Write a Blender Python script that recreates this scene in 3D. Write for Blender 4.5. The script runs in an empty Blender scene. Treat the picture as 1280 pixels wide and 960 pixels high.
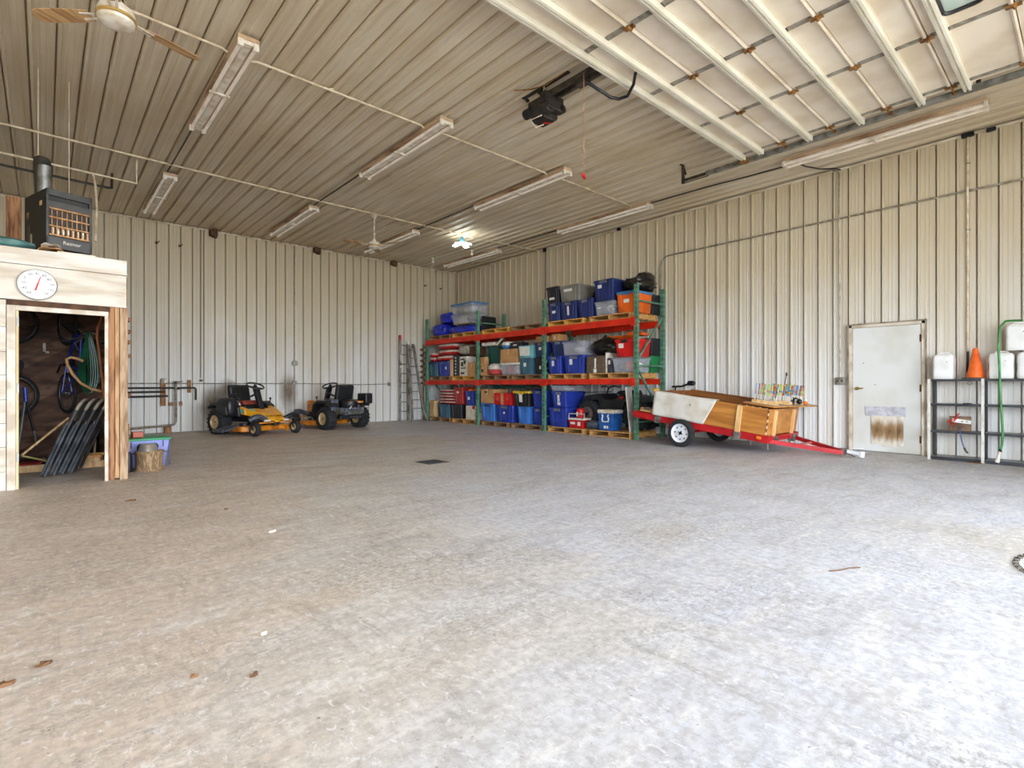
import bpy, bmesh, math, random
from mathutils import Matrix, Vector, Euler, noise
random.seed(7)
scene = bpy.context.scene
COL = scene.collection
PI = math.pi

# ------------------------------------------------------------------ camera
CAM_H = 1.075
cam_data = bpy.data.cameras.new('camera')
cam = bpy.data.objects.new('camera', cam_data)
COL.objects.link(cam)
cam.location = (0, 0, CAM_H)
cam.rotation_euler = (PI / 2, 0, -math.radians(41.75))
cam_data.sensor_width = 36.0
cam_data.lens = 36.0 * 654.4 / 1280.0
cam_data.shift_y = 0.0005
cam_data.clip_end = 300
scene.camera = cam

# ------------------------------------------------------------------ sky, exposure
world = bpy.data.worlds.new('overcast_sky')
scene.world = world
world.use_nodes = True
wn = world.node_tree
wn.nodes.clear()
w_out = wn.nodes.new('ShaderNodeOutputWorld')
w_bg = wn.nodes.new('ShaderNodeBackground')
w_bg.inputs['Color'].default_value = (0.80, 0.885, 1.0, 1)
w_bg.inputs['Strength'].default_value = 11.0
wn.links.new(w_bg.outputs[0], w_out.inputs[0])
scene.view_settings.view_transform = 'Standard'
scene.view_settings.look = 'None'
scene.view_settings.exposure = 0.48
scene.view_settings.gamma = 1.0
scene.view_settings.use_curve_mapping = False
scene.cycles.max_bounces = 12
scene.cycles.diffuse_bounces = 8
scene.cycles.glossy_bounces = 4
scene.cycles.transmission_bounces = 6
scene.cycles.transparent_max_bounces = 8
scene.cycles.use_denoising = True
scene.cycles.caustics_reflective = False
scene.cycles.caustics_refractive = False

# daylight coming in at the open overhead doorway, and at a second one added
def portal(name, x0, x1, z1, y):
    l = bpy.data.lights.new(name, 'AREA')
    l.shape = 'RECTANGLE'
    l.size = x1 - x0
    l.size_y = z1
    l.cycles.is_portal = True
    o = bpy.data.objects.new(name, l)
    o.location = ((x0 + x1) / 2, y, z1 / 2)
    o.rotation_euler = (PI / 2, 0, 0)
    COL.objects.link(o)

# ------------------------------------------------------------------ materials
def hexc(r, g, b):
    def f(c):
        c /= 255.0
        return c / 12.92 if c <= 0.04045 else ((c + 0.055) / 1.055) ** 2.4
    return (f(r), f(g), f(b), 1.0)

def mat(name, c1, rough=0.5, metal=0.0, c2=None, scale=6.0, bump=0.0, bscale=40.0, stretch=None,
        emit=None, estr=0.0, alpha=1.0, trans=0.0, spec=0.5, lo=0.42, hi=0.62, detail=5.0, coat=0.0):
    m = bpy.data.materials.new(name)
    m.use_nodes = True
    nt = m.node_tree
    b = nt.nodes['Principled BSDF']
    b.inputs['Roughness'].default_value = rough
    b.inputs['Metallic'].default_value = metal
    b.inputs['Specular IOR Level'].default_value = spec
    b.inputs['Coat Weight'].default_value = coat
    if c2 is None:
        c2 = tuple(x * 0.86 for x in c1[:3]) + (1,)
    tc = nt.nodes.new('ShaderNodeTexCoord')
    mp = nt.nodes.new('ShaderNodeMapping')
    if stretch:
        mp.inputs['Scale'].default_value = stretch
    nt.links.new(tc.outputs['Object'], mp.inputs['Vector'])
    n = nt.nodes.new('ShaderNodeTexNoise')
    n.inputs['Scale'].default_value = scale
    n.inputs['Detail'].default_value = detail
    nt.links.new(mp.outputs[0], n.inputs['Vector'])
    r = nt.nodes.new('ShaderNodeValToRGB')
    r.color_ramp.elements[0].position = lo
    r.color_ramp.elements[0].color = c1
    r.color_ramp.elements[1].position = hi
    r.color_ramp.elements[1].color = c2
    nt.links.new(n.outputs['Fac'], r.inputs['Fac'])
    nt.links.new(r.outputs['Color'], b.inputs['Base Color'])
    if bump:
        n2 = nt.nodes.new('ShaderNodeTexNoise')
        n2.inputs['Scale'].default_value = bscale
        n2.inputs['Detail'].default_value = 4
        nt.links.new(mp.outputs[0], n2.inputs['Vector'])
        bp = nt.nodes.new('ShaderNodeBump')
        bp.inputs['Strength'].default_value = bump
        bp.inputs['Distance'].default_value = 0.01
        nt.links.new(n2.outputs['Fac'], bp.inputs['Height'])
        nt.links.new(bp.outputs[0], b.inputs['Normal'])
    if emit:
        b.inputs['Emission Color'].default_value = emit
        b.inputs['Emission Strength'].default_value = estr
    if alpha < 1:
        b.inputs['Alpha'].default_value = alpha
    if trans:
        b.inputs['Transmission Weight'].default_value = trans
    return m

class NT:
    """short-hand for writing a longer node graph"""
    def __init__(s, name):
        s.m = bpy.data.materials.new(name); s.m.use_nodes = True
        s.t = s.m.node_tree; s.b = s.t.nodes['Principled BSDF']
        s.tc = s.t.nodes.new('ShaderNodeTexCoord')
    def link(s, a, b): s.t.links.new(a, b)
    def map(s, src='Object', scale=(1, 1, 1), rot=(0, 0, 0)):
        n = s.t.nodes.new('ShaderNodeMapping'); n.inputs['Scale'].default_value = scale; n.inputs['Rotation'].default_value = rot
        s.link(s.tc.outputs[src], n.inputs['Vector']); return n.outputs[0]
    def geo_map(s, scale=(1, 1, 1), rot=(0, 0, 0)):
        g = s.t.nodes.new('ShaderNodeNewGeometry')
        n = s.t.nodes.new('ShaderNodeMapping'); n.inputs['Scale'].default_value = scale; n.inputs['Rotation'].default_value = rot
        s.link(g.outputs['Position'], n.inputs['Vector']); return n.outputs[0]
    def noise(s, vec, scale, detail=5, rough=0.5, dist=0.0):
        n = s.t.nodes.new('ShaderNodeTexNoise'); n.inputs['Scale'].default_value = scale
        n.inputs['Detail'].default_value = detail; n.inputs['Roughness'].default_value = rough; n.inputs['Distortion'].default_value = dist
        s.link(vec, n.inputs['Vector']); return n.outputs['Fac']
    def ramp(s, fac, stops, interp='LINEAR'):
        r = s.t.nodes.new('ShaderNodeValToRGB'); r.color_ramp.interpolation = interp
        e = r.color_ramp.elements
        while len(e) < len(stops): e.new(0.5)
        for i, (p, c) in enumerate(stops):
            e[i].position = p
            e[i].color = c if isinstance(c, tuple) else (c, c, c, 1)
        s.link(fac, r.inputs['Fac']); return r.outputs['Color']
    def mix(s, fac, a, b, mode='MIX'):
        n = s.t.nodes.new('ShaderNodeMix'); n.data_type = 'RGBA'; n.blend_type = mode
        for k, v in ((0, fac), (6, a), (7, b)):
            if hasattr(v, 'is_output') or isinstance(v, bpy.types.NodeSocket): s.link(v, n.inputs[k])
            else: n.inputs[k].default_value = v
        return n.outputs[2]
    def bump(s, h, strength=0.3, dist=0.01):
        n = s.t.nodes.new('ShaderNodeBump'); n.inputs['Strength'].default_value = strength; n.inputs['Distance'].default_value = dist
        s.link(h, n.inputs['Height']); s.link(n.outputs[0], s.b.inputs['Normal'])
    def color(s, c): s.link(c, s.b.inputs['Base Color'])

# ------------------------------------------------------------------ mesh building
class MB:
    def __init__(s): s.v = []; s.f = []; s.mi = []; s.cur = 0
    def add(s, vs, fs):
        b = len(s.v); s.v.extend([tuple(v) for v in vs])
        for f in fs: s.f.append(tuple(b + i for i in f)); s.mi.append(s.cur)
        return s
    def box(s, a, b):
        (x0, y0, z0), (x1, y1, z1) = a, b
        if x0 > x1: x0, x1 = x1, x0
        if y0 > y1: y0, y1 = y1, y0
        if z0 > z1: z0, z1 = z1, z0
        return s.add([(x0, y0, z0), (x1, y0, z0), (x1, y1, z0), (x0, y1, z0), (x0, y0, z1), (x1, y0, z1), (x1, y1, z1), (x0, y1, z1)],
                     [(0, 3, 2, 1), (4, 5, 6, 7), (0, 1, 5, 4), (1, 2, 6, 5), (2, 3, 7, 6), (3, 0, 4, 7)])
    def obox(s, c, size, rot=(0, 0, 0)):
        R = Euler(rot).to_matrix() if not isinstance(rot, Matrix) else rot
        hx, hy, hz = [k / 2 for k in size]; c = Vector(c)
        vs = [c + R @ Vector(p) for p in ((-hx, -hy, -hz), (hx, -hy, -hz), (hx, hy, -hz), (-hx, hy, -hz), (-hx, -hy, hz), (hx, -hy, hz), (hx, hy, hz), (-hx, hy, hz))]
        return s.add(vs, [(0, 3, 2, 1), (4, 5, 6, 7), (0, 1, 5, 4), (1, 2, 6, 5), (2, 3, 7, 6), (3, 0, 4, 7)])
    def beam(s, p0, p1, w, h, up=(0, 0, 1)):
        """rectangular bar from p0 to p1"""
        p0, p1 = Vector(p0), Vector(p1); d = (p1 - p0); L = d.length; d.normalize()
        u = Vector(up)
        if abs(d.dot(u)) > 0.99: u = Vector((0, 1, 0))
        sx = d.cross(u).normalized(); sz = sx.cross(d).normalized()
        R = Matrix((sx, d, sz)).transposed()
        return s.obox((p0 + p1) / 2, (w, L, h), R)
    def frust(s, c, bot, top, z0, z1):
        cx, cy = c; a, b = bot[0] / 2, bot[1] / 2; p, q = top[0] / 2, top[1] / 2
        return s.add([(cx - a, cy - b, z0), (cx + a, cy - b, z0), (cx + a, cy + b, z0), (cx - a, cy + b, z0),
                      (cx - p, cy - q, z1), (cx + p, cy - q, z1), (cx + p, cy + q, z1), (cx - p, cy + q, z1)],
                     [(0, 3, 2, 1), (4, 5, 6, 7), (0, 1, 5, 4), (1, 2, 6, 5), (2, 3, 7, 6), (3, 0, 4, 7)])
    def frame(s, d, up=(0, 0, 1)):
        d = Vector(d).normalized(); u = Vector(up)
        if abs(d.dot(u)) > 0.95: u = Vector((1, 0, 0))
        a = d.cross(u).normalized(); b = a.cross(d).normalized(); return a, b
    def cyl(s, p0, p1, r0, r1=None, n=12, caps=True):
        r1 = r0 if r1 is None else r1
        p0, p1 = Vector(p0), Vector(p1); a, b = s.frame(p1 - p0)
        vs = []
        for p, r in ((p0, r0), (p1, r1)):
            for i in range(n):
                t = 2 * PI * i / n; vs.append(p + a * (r * math.cos(t)) + b * (r * math.sin(t)))
        fs = [(i, (i + 1) % n, n + (i + 1) % n, n + i) for i in range(n)]
        if caps: fs += [tuple(range(n - 1, -1, -1)), tuple(range(n, 2 * n))]
        return s.add(vs, fs)
    def tube(s, pts, r, n=8, closed=False, caps=True):
        P = [Vector(p) for p in pts]; m = len(P); vs = []; prev = None
        rr = r if isinstance(r, (list, tuple)) else [r] * m
        for i, p in enumerate(P):
            if closed: d = P[(i + 1) % m] - P[i - 1]
            else: d = P[min(i + 1, m - 1)] - P[max(i - 1, 0)]
            if d.length < 1e-9: d = Vector((0, 0, 1))
            d.normalize()
            if prev is None: a, b = s.frame(d)
            else:
                a = prev - d * prev.dot(d)
                if a.length < 1e-6: a, _ = s.frame(d)
                a.normalize(); b = a.cross(d).normalized() * -1; b = d.cross(a).normalized()
            prev = a; b = d.cross(a).normalized()
            for k in range(n):
                t = 2 * PI * k / n; vs.append(p + a * (rr[i] * math.cos(t)) + b * (rr[i] * math.sin(t)))
        fs = []
        for i in range(m if closed else m - 1):
            j = (i + 1) % m
            for k in range(n): fs.append((i * n + k, i * n + (k + 1) % n, j * n + (k + 1) % n, j * n + k))
        if caps and not closed: fs += [tuple(range(n - 1, -1, -1)), tuple(range((m - 1) * n, m * n))]
        return s.add(vs, fs)
    def lathe(s, prof, c=(0, 0, 0), n=20, axis=(0, 0, 1), caps=True):
        """prof: (radius, height) pairs along axis"""
        c = Vector(c); d = Vector(axis).normalized(); a, b = s.frame(d); vs = []
        for r, h in prof:
            for i in range(n):
                t = 2 * PI * i / n; vs.append(c + d * h + a * (r * math.cos(t)) + b * (r * math.sin(t)))
        fs = []
        for j in range(len(prof) - 1):
            for i in range(n): fs.append((j * n + i, j * n + (i + 1) % n, (j + 1) * n + (i + 1) % n, (j + 1) * n + i))
        if caps: fs += [tuple(range(n - 1, -1, -1)), tuple(range((len(prof) - 1) * n, len(prof) * n))]
        return s.add(vs, fs)
    def torus(s, c, R, r, axis=(0, 0, 1), n=24, k=8, squash=1.0):
        c = Vector(c); d = Vector(axis).normalized(); a, b = s.frame(d)
        vs = []
        for i in range(n):
            t = 2 * PI * i / n; e = a * math.cos(t) + b * math.sin(t)
            for j in range(k):
                p = 2 * PI * j / k; vs.append(c + e * (R + r * math.cos(p)) + d * (r * squash * math.sin(p)))
        fs = [(i * k + j, ((i + 1) % n) * k + j, ((i + 1) % n) * k + (j + 1) % k, i * k + (j + 1) % k) for i in range(n) for j in range(k)]
        return s.add(vs, fs)
    def prism(s, poly, a0, a1, axis='x'):
        """extrude a 2-D outline along an axis (x: poly=(y,z), y: poly=(x,z), z: poly=(x,y))"""
        n = len(poly)
        def P(p, a): return {'x': (a, p[0], p[1]), 'y': (p[0], a, p[1]), 'z': (p[0], p[1], a)}[axis]
        return s.add([P(p, a0) for p in poly] + [P(p, a1) for p in poly],
                     [(i, (i + 1) % n, n + (i + 1) % n, n + i) for i in range(n)] + [tuple(range(n - 1, -1, -1)), tuple(range(n, 2 * n))])
    def blob(s, c, r, nu=14, nv=9, amp=0.0, freq=3.0, seed=0, flat=None, power=1.0):
        """lumpy ellipsoid; power<1 makes it boxier"""
        c = Vector(c); vs = []; fs = []
        def sp(x): return math.copysign(abs(x) ** power, x)
        for j in range(nv + 1):
            ph = -PI / 2 + PI * j / nv
            for i in range(nu):
                t = 2 * PI * i / nu
                d = Vector((sp(math.cos(ph)) * sp(math.cos(t)), sp(math.cos(ph)) * sp(math.sin(t)), sp(math.sin(ph))))
                k = 1 + amp * noise.noise(Vector((math.cos(ph) * math.cos(t), math.cos(ph) * math.sin(t), math.sin(ph))) * freq + Vector((seed * 7.3, seed * 3.1, 0)))
                p = Vector((d.x * r[0] * k, d.y * r[1] * k, d.z * r[2] * k))
                if flat is not None and p.z < flat: p.z = flat
                vs.append(c + p)
        for j in range(nv):
            for i in range(nu): fs.append((j * nu + i, j * nu + (i + 1) % nu, (j + 1) * nu + (i + 1) % nu, (j + 1) * nu + i))
        return s.add(vs, fs)
    def sheet(s, fn, nu, nv):
        vs = [fn(i / nu, j / nv) for j in range(nv + 1) for i in range(nu + 1)]
        w = nu + 1
        return s.add(vs, [(j * w + i, j * w + i + 1, (j + 1) * w + i + 1, (j + 1) * w + i) for j in range(nv) for i in range(nu)])
    def mesh(s, name, mats, smooth=False):
        me = bpy.data.meshes.new(name); me.from_pydata(s.v, [], s.f)
        if not isinstance(mats, (list, tuple)): mats = [mats]
        for m in mats: me.materials.append(m)
        if len(mats) > 1: me.polygons.foreach_set('material_index', s.mi)
        bm = bmesh.new(); bm.from_mesh(me); bmesh.ops.recalc_face_normals(bm, faces=bm.faces); bm.to_mesh(me); bm.free()
        if smooth:
            me.polygons.foreach_set('use_smooth', [True] * len(me.polygons)); me.set_sharp_from_angle(angle=math.radians(42))
        me.update(); return me
    def build(s, name, mats, parent=None, bevel=0.0, smooth=False, solid=0.0, seg=2):
        o = bpy.data.objects.new(name, s.mesh(name, mats, smooth)); COL.objects.link(o)
        if parent is not None: o.parent = parent
        if solid:
            md = o.modifiers.new('solidify', 'SOLIDIFY'); md.thickness = solid; md.offset = 0
        if bevel:
            md = o.modifiers.new('bevel', 'BEVEL'); md.width = bevel; md.segments = seg; md.limit_method = 'ANGLE'; md.harden_normals = False
        return o

def tag(o, label, cat, group=None):
    o['label'] = label; o['category'] = cat
    if group: o['group'] = group
    return o
def thing(name, label, cat, loc=(0, 0, 0), rz=0.0, group=None, rot=None):
    o = bpy.data.objects.new(name, None); COL.objects.link(o); o.empty_display_size = 0.1
    o.location = loc; o.rotation_euler = rot if rot else (0, 0, rz)
    return tag(o, label, cat, group)
def struct(o):
    o['kind'] = 'structure'; return o
KIDS = {}
def copy_tree(o, parent=None):
    c = o.copy(); COL.objects.link(c)
    if parent is not None: c.parent = parent
    for ch in list(o.children): copy_tree(ch, c)
    return c
def lettering(txt, size, m, parent, loc, rot, name='lettering', extrude=0.001, align='CENTER', xscale=1.0):
    cu = bpy.data.curves.new(name, 'FONT'); cu.body = txt; cu.size = size; cu.extrude = extrude; cu.align_x = align; cu.align_y = 'CENTER'
    cu.materials.append(m)
    tmp = bpy.data.objects.new(name, cu); COL.objects.link(tmp)
    me = bpy.data.meshes.new_from_object(tmp); bpy.data.objects.remove(tmp); bpy.data.curves.remove(cu)
    if not me.materials: me.materials.append(m)
    o = bpy.data.objects.new(name, me); COL.objects.link(o); o.parent = parent; o.location = loc; o.rotation_euler = rot; o.scale = (xscale, 1, 1)
    return o
def arc(c, r, a0, a1, n, ax=0, ay=1):
    out = []
    for i in range(n + 1):
        t = a0 + (a1 - a0) * i / n; p = list(c); p[ax] += r * math.cos(t); p[ay] += r * math.sin(t); out.append(tuple(p))
    return out

# ------------------------------------------------------------------ the building shell
XR, YF, ZC = 9.93, 13.84, 4.704          # right wall, far wall, ceiling
XL, YB = -4.2, -1.35                     # left and rear wall, both out of the frame
RIB = 0.2286

def liner_steel(name, base, dirt, tan_tone, streak, wall):
    """enamelled liner sheet, streaked with dust; the walls turn tanner with height, in cloudy patches"""
    n = NT(name)
    g = n.geo_map()
    big = n.noise(g, 0.5, 5, 0.6, 0.4)
    st = n.noise(n.geo_map(scale=streak), 1.0, 5, 0.6)
    sp = n.noise(g, 26, 3, 0.6)
    c = n.mix(n.ramp(big, [(0.38, 0.0), (0.68, 0.7)]), base, dirt)
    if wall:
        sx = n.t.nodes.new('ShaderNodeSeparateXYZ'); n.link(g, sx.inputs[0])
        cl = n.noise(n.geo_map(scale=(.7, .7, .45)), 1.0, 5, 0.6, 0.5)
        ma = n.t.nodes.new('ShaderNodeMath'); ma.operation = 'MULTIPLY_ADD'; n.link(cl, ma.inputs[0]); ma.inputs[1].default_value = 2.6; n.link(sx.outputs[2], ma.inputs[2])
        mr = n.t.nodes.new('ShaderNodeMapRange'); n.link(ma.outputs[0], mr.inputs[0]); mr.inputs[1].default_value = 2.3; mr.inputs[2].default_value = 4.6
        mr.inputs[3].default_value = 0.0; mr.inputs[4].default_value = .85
        c = n.mix(mr.outputs[0], c, tan_tone)
    c = n.mix(n.ramp(st, [(0.42, 0.0), (0.74, 0.5)]), c, tan_tone)
    c = n.mix(n.ramp(sp, [(0.66, 0.0), (0.80, 0.35)]), c, hexc(150, 128, 98))
    n.color(c); n.b.inputs['Roughness'].default_value = 0.42
    n.b.inputs['Specular IOR Level'].default_value = 0.4
    n.bump(n.noise(g, 3.0, 2), 0.08, 0.02)
    return n.m
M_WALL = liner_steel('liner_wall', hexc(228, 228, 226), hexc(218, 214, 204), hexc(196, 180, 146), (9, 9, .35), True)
M_CEIL = liner_steel('liner_ceiling', hexc(222, 211, 190), hexc(204, 186, 154), hexc(176, 152, 114), (9, .3, 9), False)
M_SEAM = mat('seam_dark', hexc(110, 96, 74), 0.7)

def concrete():
    n = NT('concrete_floor')
    g = n.geo_map()
    big = n.noise(g, 0.35, 5, 0.6, 0.8)
    mid = n.noise(n.geo_map(scale=(1.0, 1.9, 1), rot=(0, 0, 0.6)), 1.1, 6, 0.62, 1.2)
    sweep = n.noise(n.geo_map(scale=(1.2, 5.0, 1), rot=(0, 0, -0.45)), 1.6, 6, 0.65, 0.8)
    fine = n.noise(g, 22, 8, 0.72)
    pit = n.noise(g, 60, 3, 0.5)
    # tan dust towards the shed, bluish daylight cast painted in towards the right wall
    sx = n.t.nodes.new('ShaderNodeSeparateXYZ'); n.link(g, sx.inputs[0])
    mr = n.t.nodes.new('ShaderNodeMapRange'); 
    md = n.t.nodes.new('ShaderNodeMath'); md.operation = 'MULTIPLY_ADD'; n.link(sx.outputs[1], md.inputs[0]); md.inputs[1].default_value = -.45; n.link(sx.outputs[0], md.inputs[2])
    n.link(md.outputs[0], mr.inputs[0])
    mr.inputs[1].default_value = -1.2; mr.inputs[2].default_value = 2.4; mr.inputs[3].default_value = .24; mr.inputs[4].default_value = -.16
    ad = n.t.nodes.new('ShaderNodeMath'); ad.operation = 'ADD'; n.link(big, ad.inputs[0]); n.link(mr.outputs[0], ad.inputs[1])
    base = n.ramp(ad.outputs[0], [(0.36, hexc(212, 215, 224)), (0.52, hexc(214, 209, 201)), (0.72, hexc(216, 199, 182))])
    c = n.mix(n.ramp(mid, [(0.36, 0.0), (0.66, 0.36)]), base, hexc(170, 162, 154))
    c = n.mix(n.ramp(sweep, [(0.50, 0.0), (0.72, 0.65)]), c, hexc(234, 231, 227))
    c = n.mix(n.ramp(sweep, [(0.24, 0.42), (0.42, 0.0)]), c, hexc(138, 128, 118))
    swp2 = n.noise(n.geo_map(scale=(4.5, 1.0, 1), rot=(0, 0, -.25)), 2.2, 7, 0.7, 1.6)
    c = n.mix(n.ramp(swp2, [(0.54, 0.0), (0.70, 0.38)]), c, hexc(236, 233, 229))
    c = n.mix(n.ramp(swp2, [(0.30, 0.40), (0.45, 0.0)]), c, hexc(132, 123, 114))
    c = n.mix(n.ramp(fine, [(0.40, 0.32), (0.58, 0.0)]), c, hexc(122, 112, 104))
    dk = n.noise(n.geo_map(scale=(1, 1.4, 1)), 0.75, 7, 0.72, 0.5)
    c = n.mix(n.ramp(dk, [(0.58, 0.0), (0.72, 0.40)]), c, hexc(120, 116, 114))
    clus = n.noise(n.geo_map(scale=(1, 1.3, 1)), 0.9, 4, 0.6, 0.8)
    grit = n.noise(n.geo_map(scale=(1.0, 1.7, 1), rot=(0, 0, -.5)), 34, 6, 0.75, 0.6)
    c = n.mix(n.mix(n.ramp(clus, [(0.45, 0.05), (0.64, 0.85)]), (0, 0, 0, 1), n.ramp(grit, [(0.50, 0.0), (0.60, 0.62)])), c, hexc(92, 88, 86))
    chip = n.noise(n.geo_map(scale=(1.6, 1.0, 1), rot=(0, 0, .3)), 19, 7, 0.75, 0.6)
    c = n.mix(n.ramp(chip, [(0.56, 0.0), (0.64, 0.6)]), c, hexc(238, 238, 240))
    c = n.mix(n.ramp(pit, [(0.68, 0.0), (0.72, 0.6)]), c, hexc(95, 88, 80))
    n.color(c)
    rg = n.ramp(mid, [(0.3, 0.46), (0.7, 0.62)])
    n.link(rg, n.b.inputs['Roughness'])
    n.b.inputs['Specular IOR Level'].default_value = 0.35
    n.bump(n.noise(g, 30, 6, 0.7), 0.25, 0.006)
    return n.m
M_FLOOR = concrete()
M_GROUND = mat('gravel_apron', hexc(196, 188, 174), 0.9, c2=hexc(168, 160, 146), scale=2.0, bump=0.4, bscale=30)
M_STEEL_OUT = mat('frame_steel', hexc(120, 112, 100), 0.6, c2=hexc(95, 88, 78))

floor = struct(MB().box((XL - .1, YB - .15, -0.12), (XR + .1, YF + .1, 0)).build('floor', M_FLOOR))
ground = struct(MB().box((-60, -70, -0.3), (70, 70, -0.125)).build('ground', M_GROUND))

def corr_mesh(name, ribs, length, m, depth=0.030):
    """one liner sheet: width along local x, length along local y, ribs standing out along +z"""
    prof = []
    for k in range(ribs):
        u = k * RIB
        prof += [(u + .0, .0), (u + .007, 0), (u + .007, -.05), (u + .022, -.05), (u + .022, 0), (u + .024, 0), (u + .030, depth), (u + .052, depth), (u + .058, 0)]
        for q in (.118, .170):
            prof += [(u + q - .011, 0), (u + q - .005, .0045), (u + q + .005, .0045), (u + q + .011, 0)]
    prof.append((ribs * RIB - .0015, 0))
    mb = MB(); n = len(prof)
    mb.add([(x, 0, z) for x, z in prof] + [(x, length, z) for x, z in prof], [(i, i + 1, n + i + 1, n + i) for i in range(n - 1)])
    return mb.mesh(name, m)
def hang_panels(parent, me, count, start, step, rotm, place):
    for k in range(count):
        o = bpy.data.objects.new('panel', me); COL.objects.link(o); o.parent = parent
        o.matrix_local = Matrix.Translation(place(start + k * step)) @ rotm.to_4x4()

# far wall (faces -Y)
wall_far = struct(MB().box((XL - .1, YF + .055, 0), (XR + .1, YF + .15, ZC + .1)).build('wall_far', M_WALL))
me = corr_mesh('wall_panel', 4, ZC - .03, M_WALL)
R = Matrix(((1, 0, 0), (0, 0, -1), (0, 1, 0)))             # x->X, y->Z, z->-Y
x0 = 1.363 - 4 * RIB * 6
n_far = int((XR - x0) / (4 * RIB))
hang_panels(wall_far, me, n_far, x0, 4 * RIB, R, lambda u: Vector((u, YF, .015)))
rest = int((XR - (x0 + n_far * 4 * RIB)) / RIB)
if rest: hang_panels(wall_far, corr_mesh('wall_panel_end', rest, ZC - .03, M_WALL), 1, x0 + n_far * 4 * RIB, 1, R, lambda u: Vector((u, YF, .015)))
# right wall (faces -X)
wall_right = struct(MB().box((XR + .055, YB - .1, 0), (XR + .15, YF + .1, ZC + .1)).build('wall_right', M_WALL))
R = Matrix(((0, 0, -1), (-1, 0, 0), (0, 1, 0)))            # x->-Y, y->Z, z->-X
ys = 2.96 + .041 + 4 * RIB * 11
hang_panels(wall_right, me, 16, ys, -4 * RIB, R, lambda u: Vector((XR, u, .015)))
rest = int((YF - ys) / RIB)
if rest: hang_panels(wall_right, corr_mesh('wall_panel_end', rest, ZC - .03, M_WALL), 1, ys + rest * RIB, 1, R, lambda u: Vector((XR, u, .015)))
# ceiling (faces down), two sheets in length with a lap at Y = 8.3
ceiling = struct(MB().box((XL - .1, YB - .1, ZC + .055), (XR + .1, YF + .1, ZC + .15)).build('ceiling', M_CEIL))
R = Matrix(((1, 0, 0), (0, -1, 0), (0, 0, -1)))            # x->X, y->-Y, z->-Z
LAP = 8.12
xs = 1.261 - .041 - 4 * RIB * 6
me_a = corr_mesh('ceiling_panel', 4, YF - LAP - .01, M_CEIL, 0.036)
me_b = corr_mesh('ceiling_panel', 4, LAP - YB, M_CEIL, 0.036)
cnt = int((XR - xs) / (4 * RIB)) 
hang_panels(ceiling, me_a, cnt, xs, 4 * RIB, R, lambda u: Vector((u, YF, ZC)))
hang_panels(ceiling, me_b, cnt, xs, 4 * RIB, R, lambda u: Vector((u, LAP - .003, ZC - .002)))
rest = int((XR - (xs + cnt * 4 * RIB)) / RIB)
if rest:
    u0 = xs + cnt * 4 * RIB
    hang_panels(ceiling, corr_mesh('ceiling_panel_end', rest, YF - YB, M_CEIL, 0.036), 1, u0, 1, R, lambda u: Vector((u, YF, ZC)))
# left and rear walls (out of the frame); the rear wall has an open overhead doorway and another added for fill light
wl = MB()
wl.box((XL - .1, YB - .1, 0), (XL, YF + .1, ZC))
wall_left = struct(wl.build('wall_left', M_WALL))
wr = MB()
wr.box((XL - .1, YB - .1, 0), (-3.6, YB, ZC)); wr.box((.85, YB - .1, 0), (1.45, YB, ZC)); wr.box((7.75, YB - .1, 0), (XR + .1, YB, ZC))
wr.box((-3.6, YB - .1, 4.27), (.85, YB, ZC)); wr.box((1.45, YB - .1, 4.27), (7.75, YB, ZC))
wall_rear = struct(wr.build('wall_rear', M_WALL))
# unseen slab added outside the doorways to cut sky light on the near floor
struct(MB().box((XL - .1, YB - 5.1, 4.62), (XR + .1, YB - .1, 4.72)).build('added_sky_blocker', M_STEEL_OUT))
portal('doorway_daylight', 1.45, 7.75, 4.27, YB - .05)
portal('doorway_daylight', -3.6, .85, 4.27, YB - .05)  # second doorway, added out of view to let in more light

# trim along the top of the walls and the far corner
M_TRIM = mat('trim_white', hexc(226, 216, 196), 0.5, c2=hexc(196, 180, 152), scale=3)
struct(MB().box((XR - .03, YB, ZC - .055), (XR - .002, YF - .03, ZC - .02)).build('trim_1', M_TRIM))
struct(MB().box((XL, YF - .026, ZC - .05), (XR - .03, YF - .002, ZC - .02)).build('trim_2', M_TRIM))
struct(MB().box((XR - .028, YF - .028, .01), (XR - .002, YF - .002, ZC - .06)).build('trim_3', M_WALL))

# ------------------------------------------------------------------ shared materials
M_WHITE = mat('white_enamel', hexc(232, 226, 214), 0.45, c2=hexc(205, 190, 165), scale=9)
M_DIRTY = mat('rusty_white_housing', hexc(198, 170, 138), 0.55, c2=hexc(132, 96, 66), scale=5, stretch=(1, .4, 1))
M_TUBE = mat('fluorescent_tube', hexc(220, 206, 184), 0.3, c2=hexc(196, 172, 142), scale=4, emit=(1, .97, .92, 1), estr=0.12)
M_CONDUIT = mat('galvanised_conduit', hexc(176, 168, 152), 0.4, metal=0.6, c2=hexc(140, 128, 108), scale=12)
M_CONDW = mat('painted_conduit', hexc(226, 212, 186), 0.5, c2=hexc(196, 176, 146), scale=8)
M_BLACK = mat('black_plastic', hexc(30, 30, 32), 0.45, c2=hexc(20, 20, 22), scale=8)
M_BLACKM = mat('black_steel', hexc(38, 38, 40), 0.4, metal=0.3, c2=hexc(26, 26, 28))
M_RUBBER = mat('tyre_rubber', hexc(42, 42, 43), 0.8, c2=hexc(30, 30, 31), scale=20, bump=.2)
M_GALV = mat('galvanised_steel', hexc(150, 150, 146), 0.42, metal=0.7, c2=hexc(112, 110, 102), scale=10)
M_DARKST = mat('dark_steel', hexc(92, 88, 78), 0.5, metal=0.6, c2=hexc(66, 60, 50), scale=8)
M_RUST = mat('rusty_brass', hexc(166, 118, 58), 0.5, metal=0.5, c2=hexc(104, 66, 34), scale=14)
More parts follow.
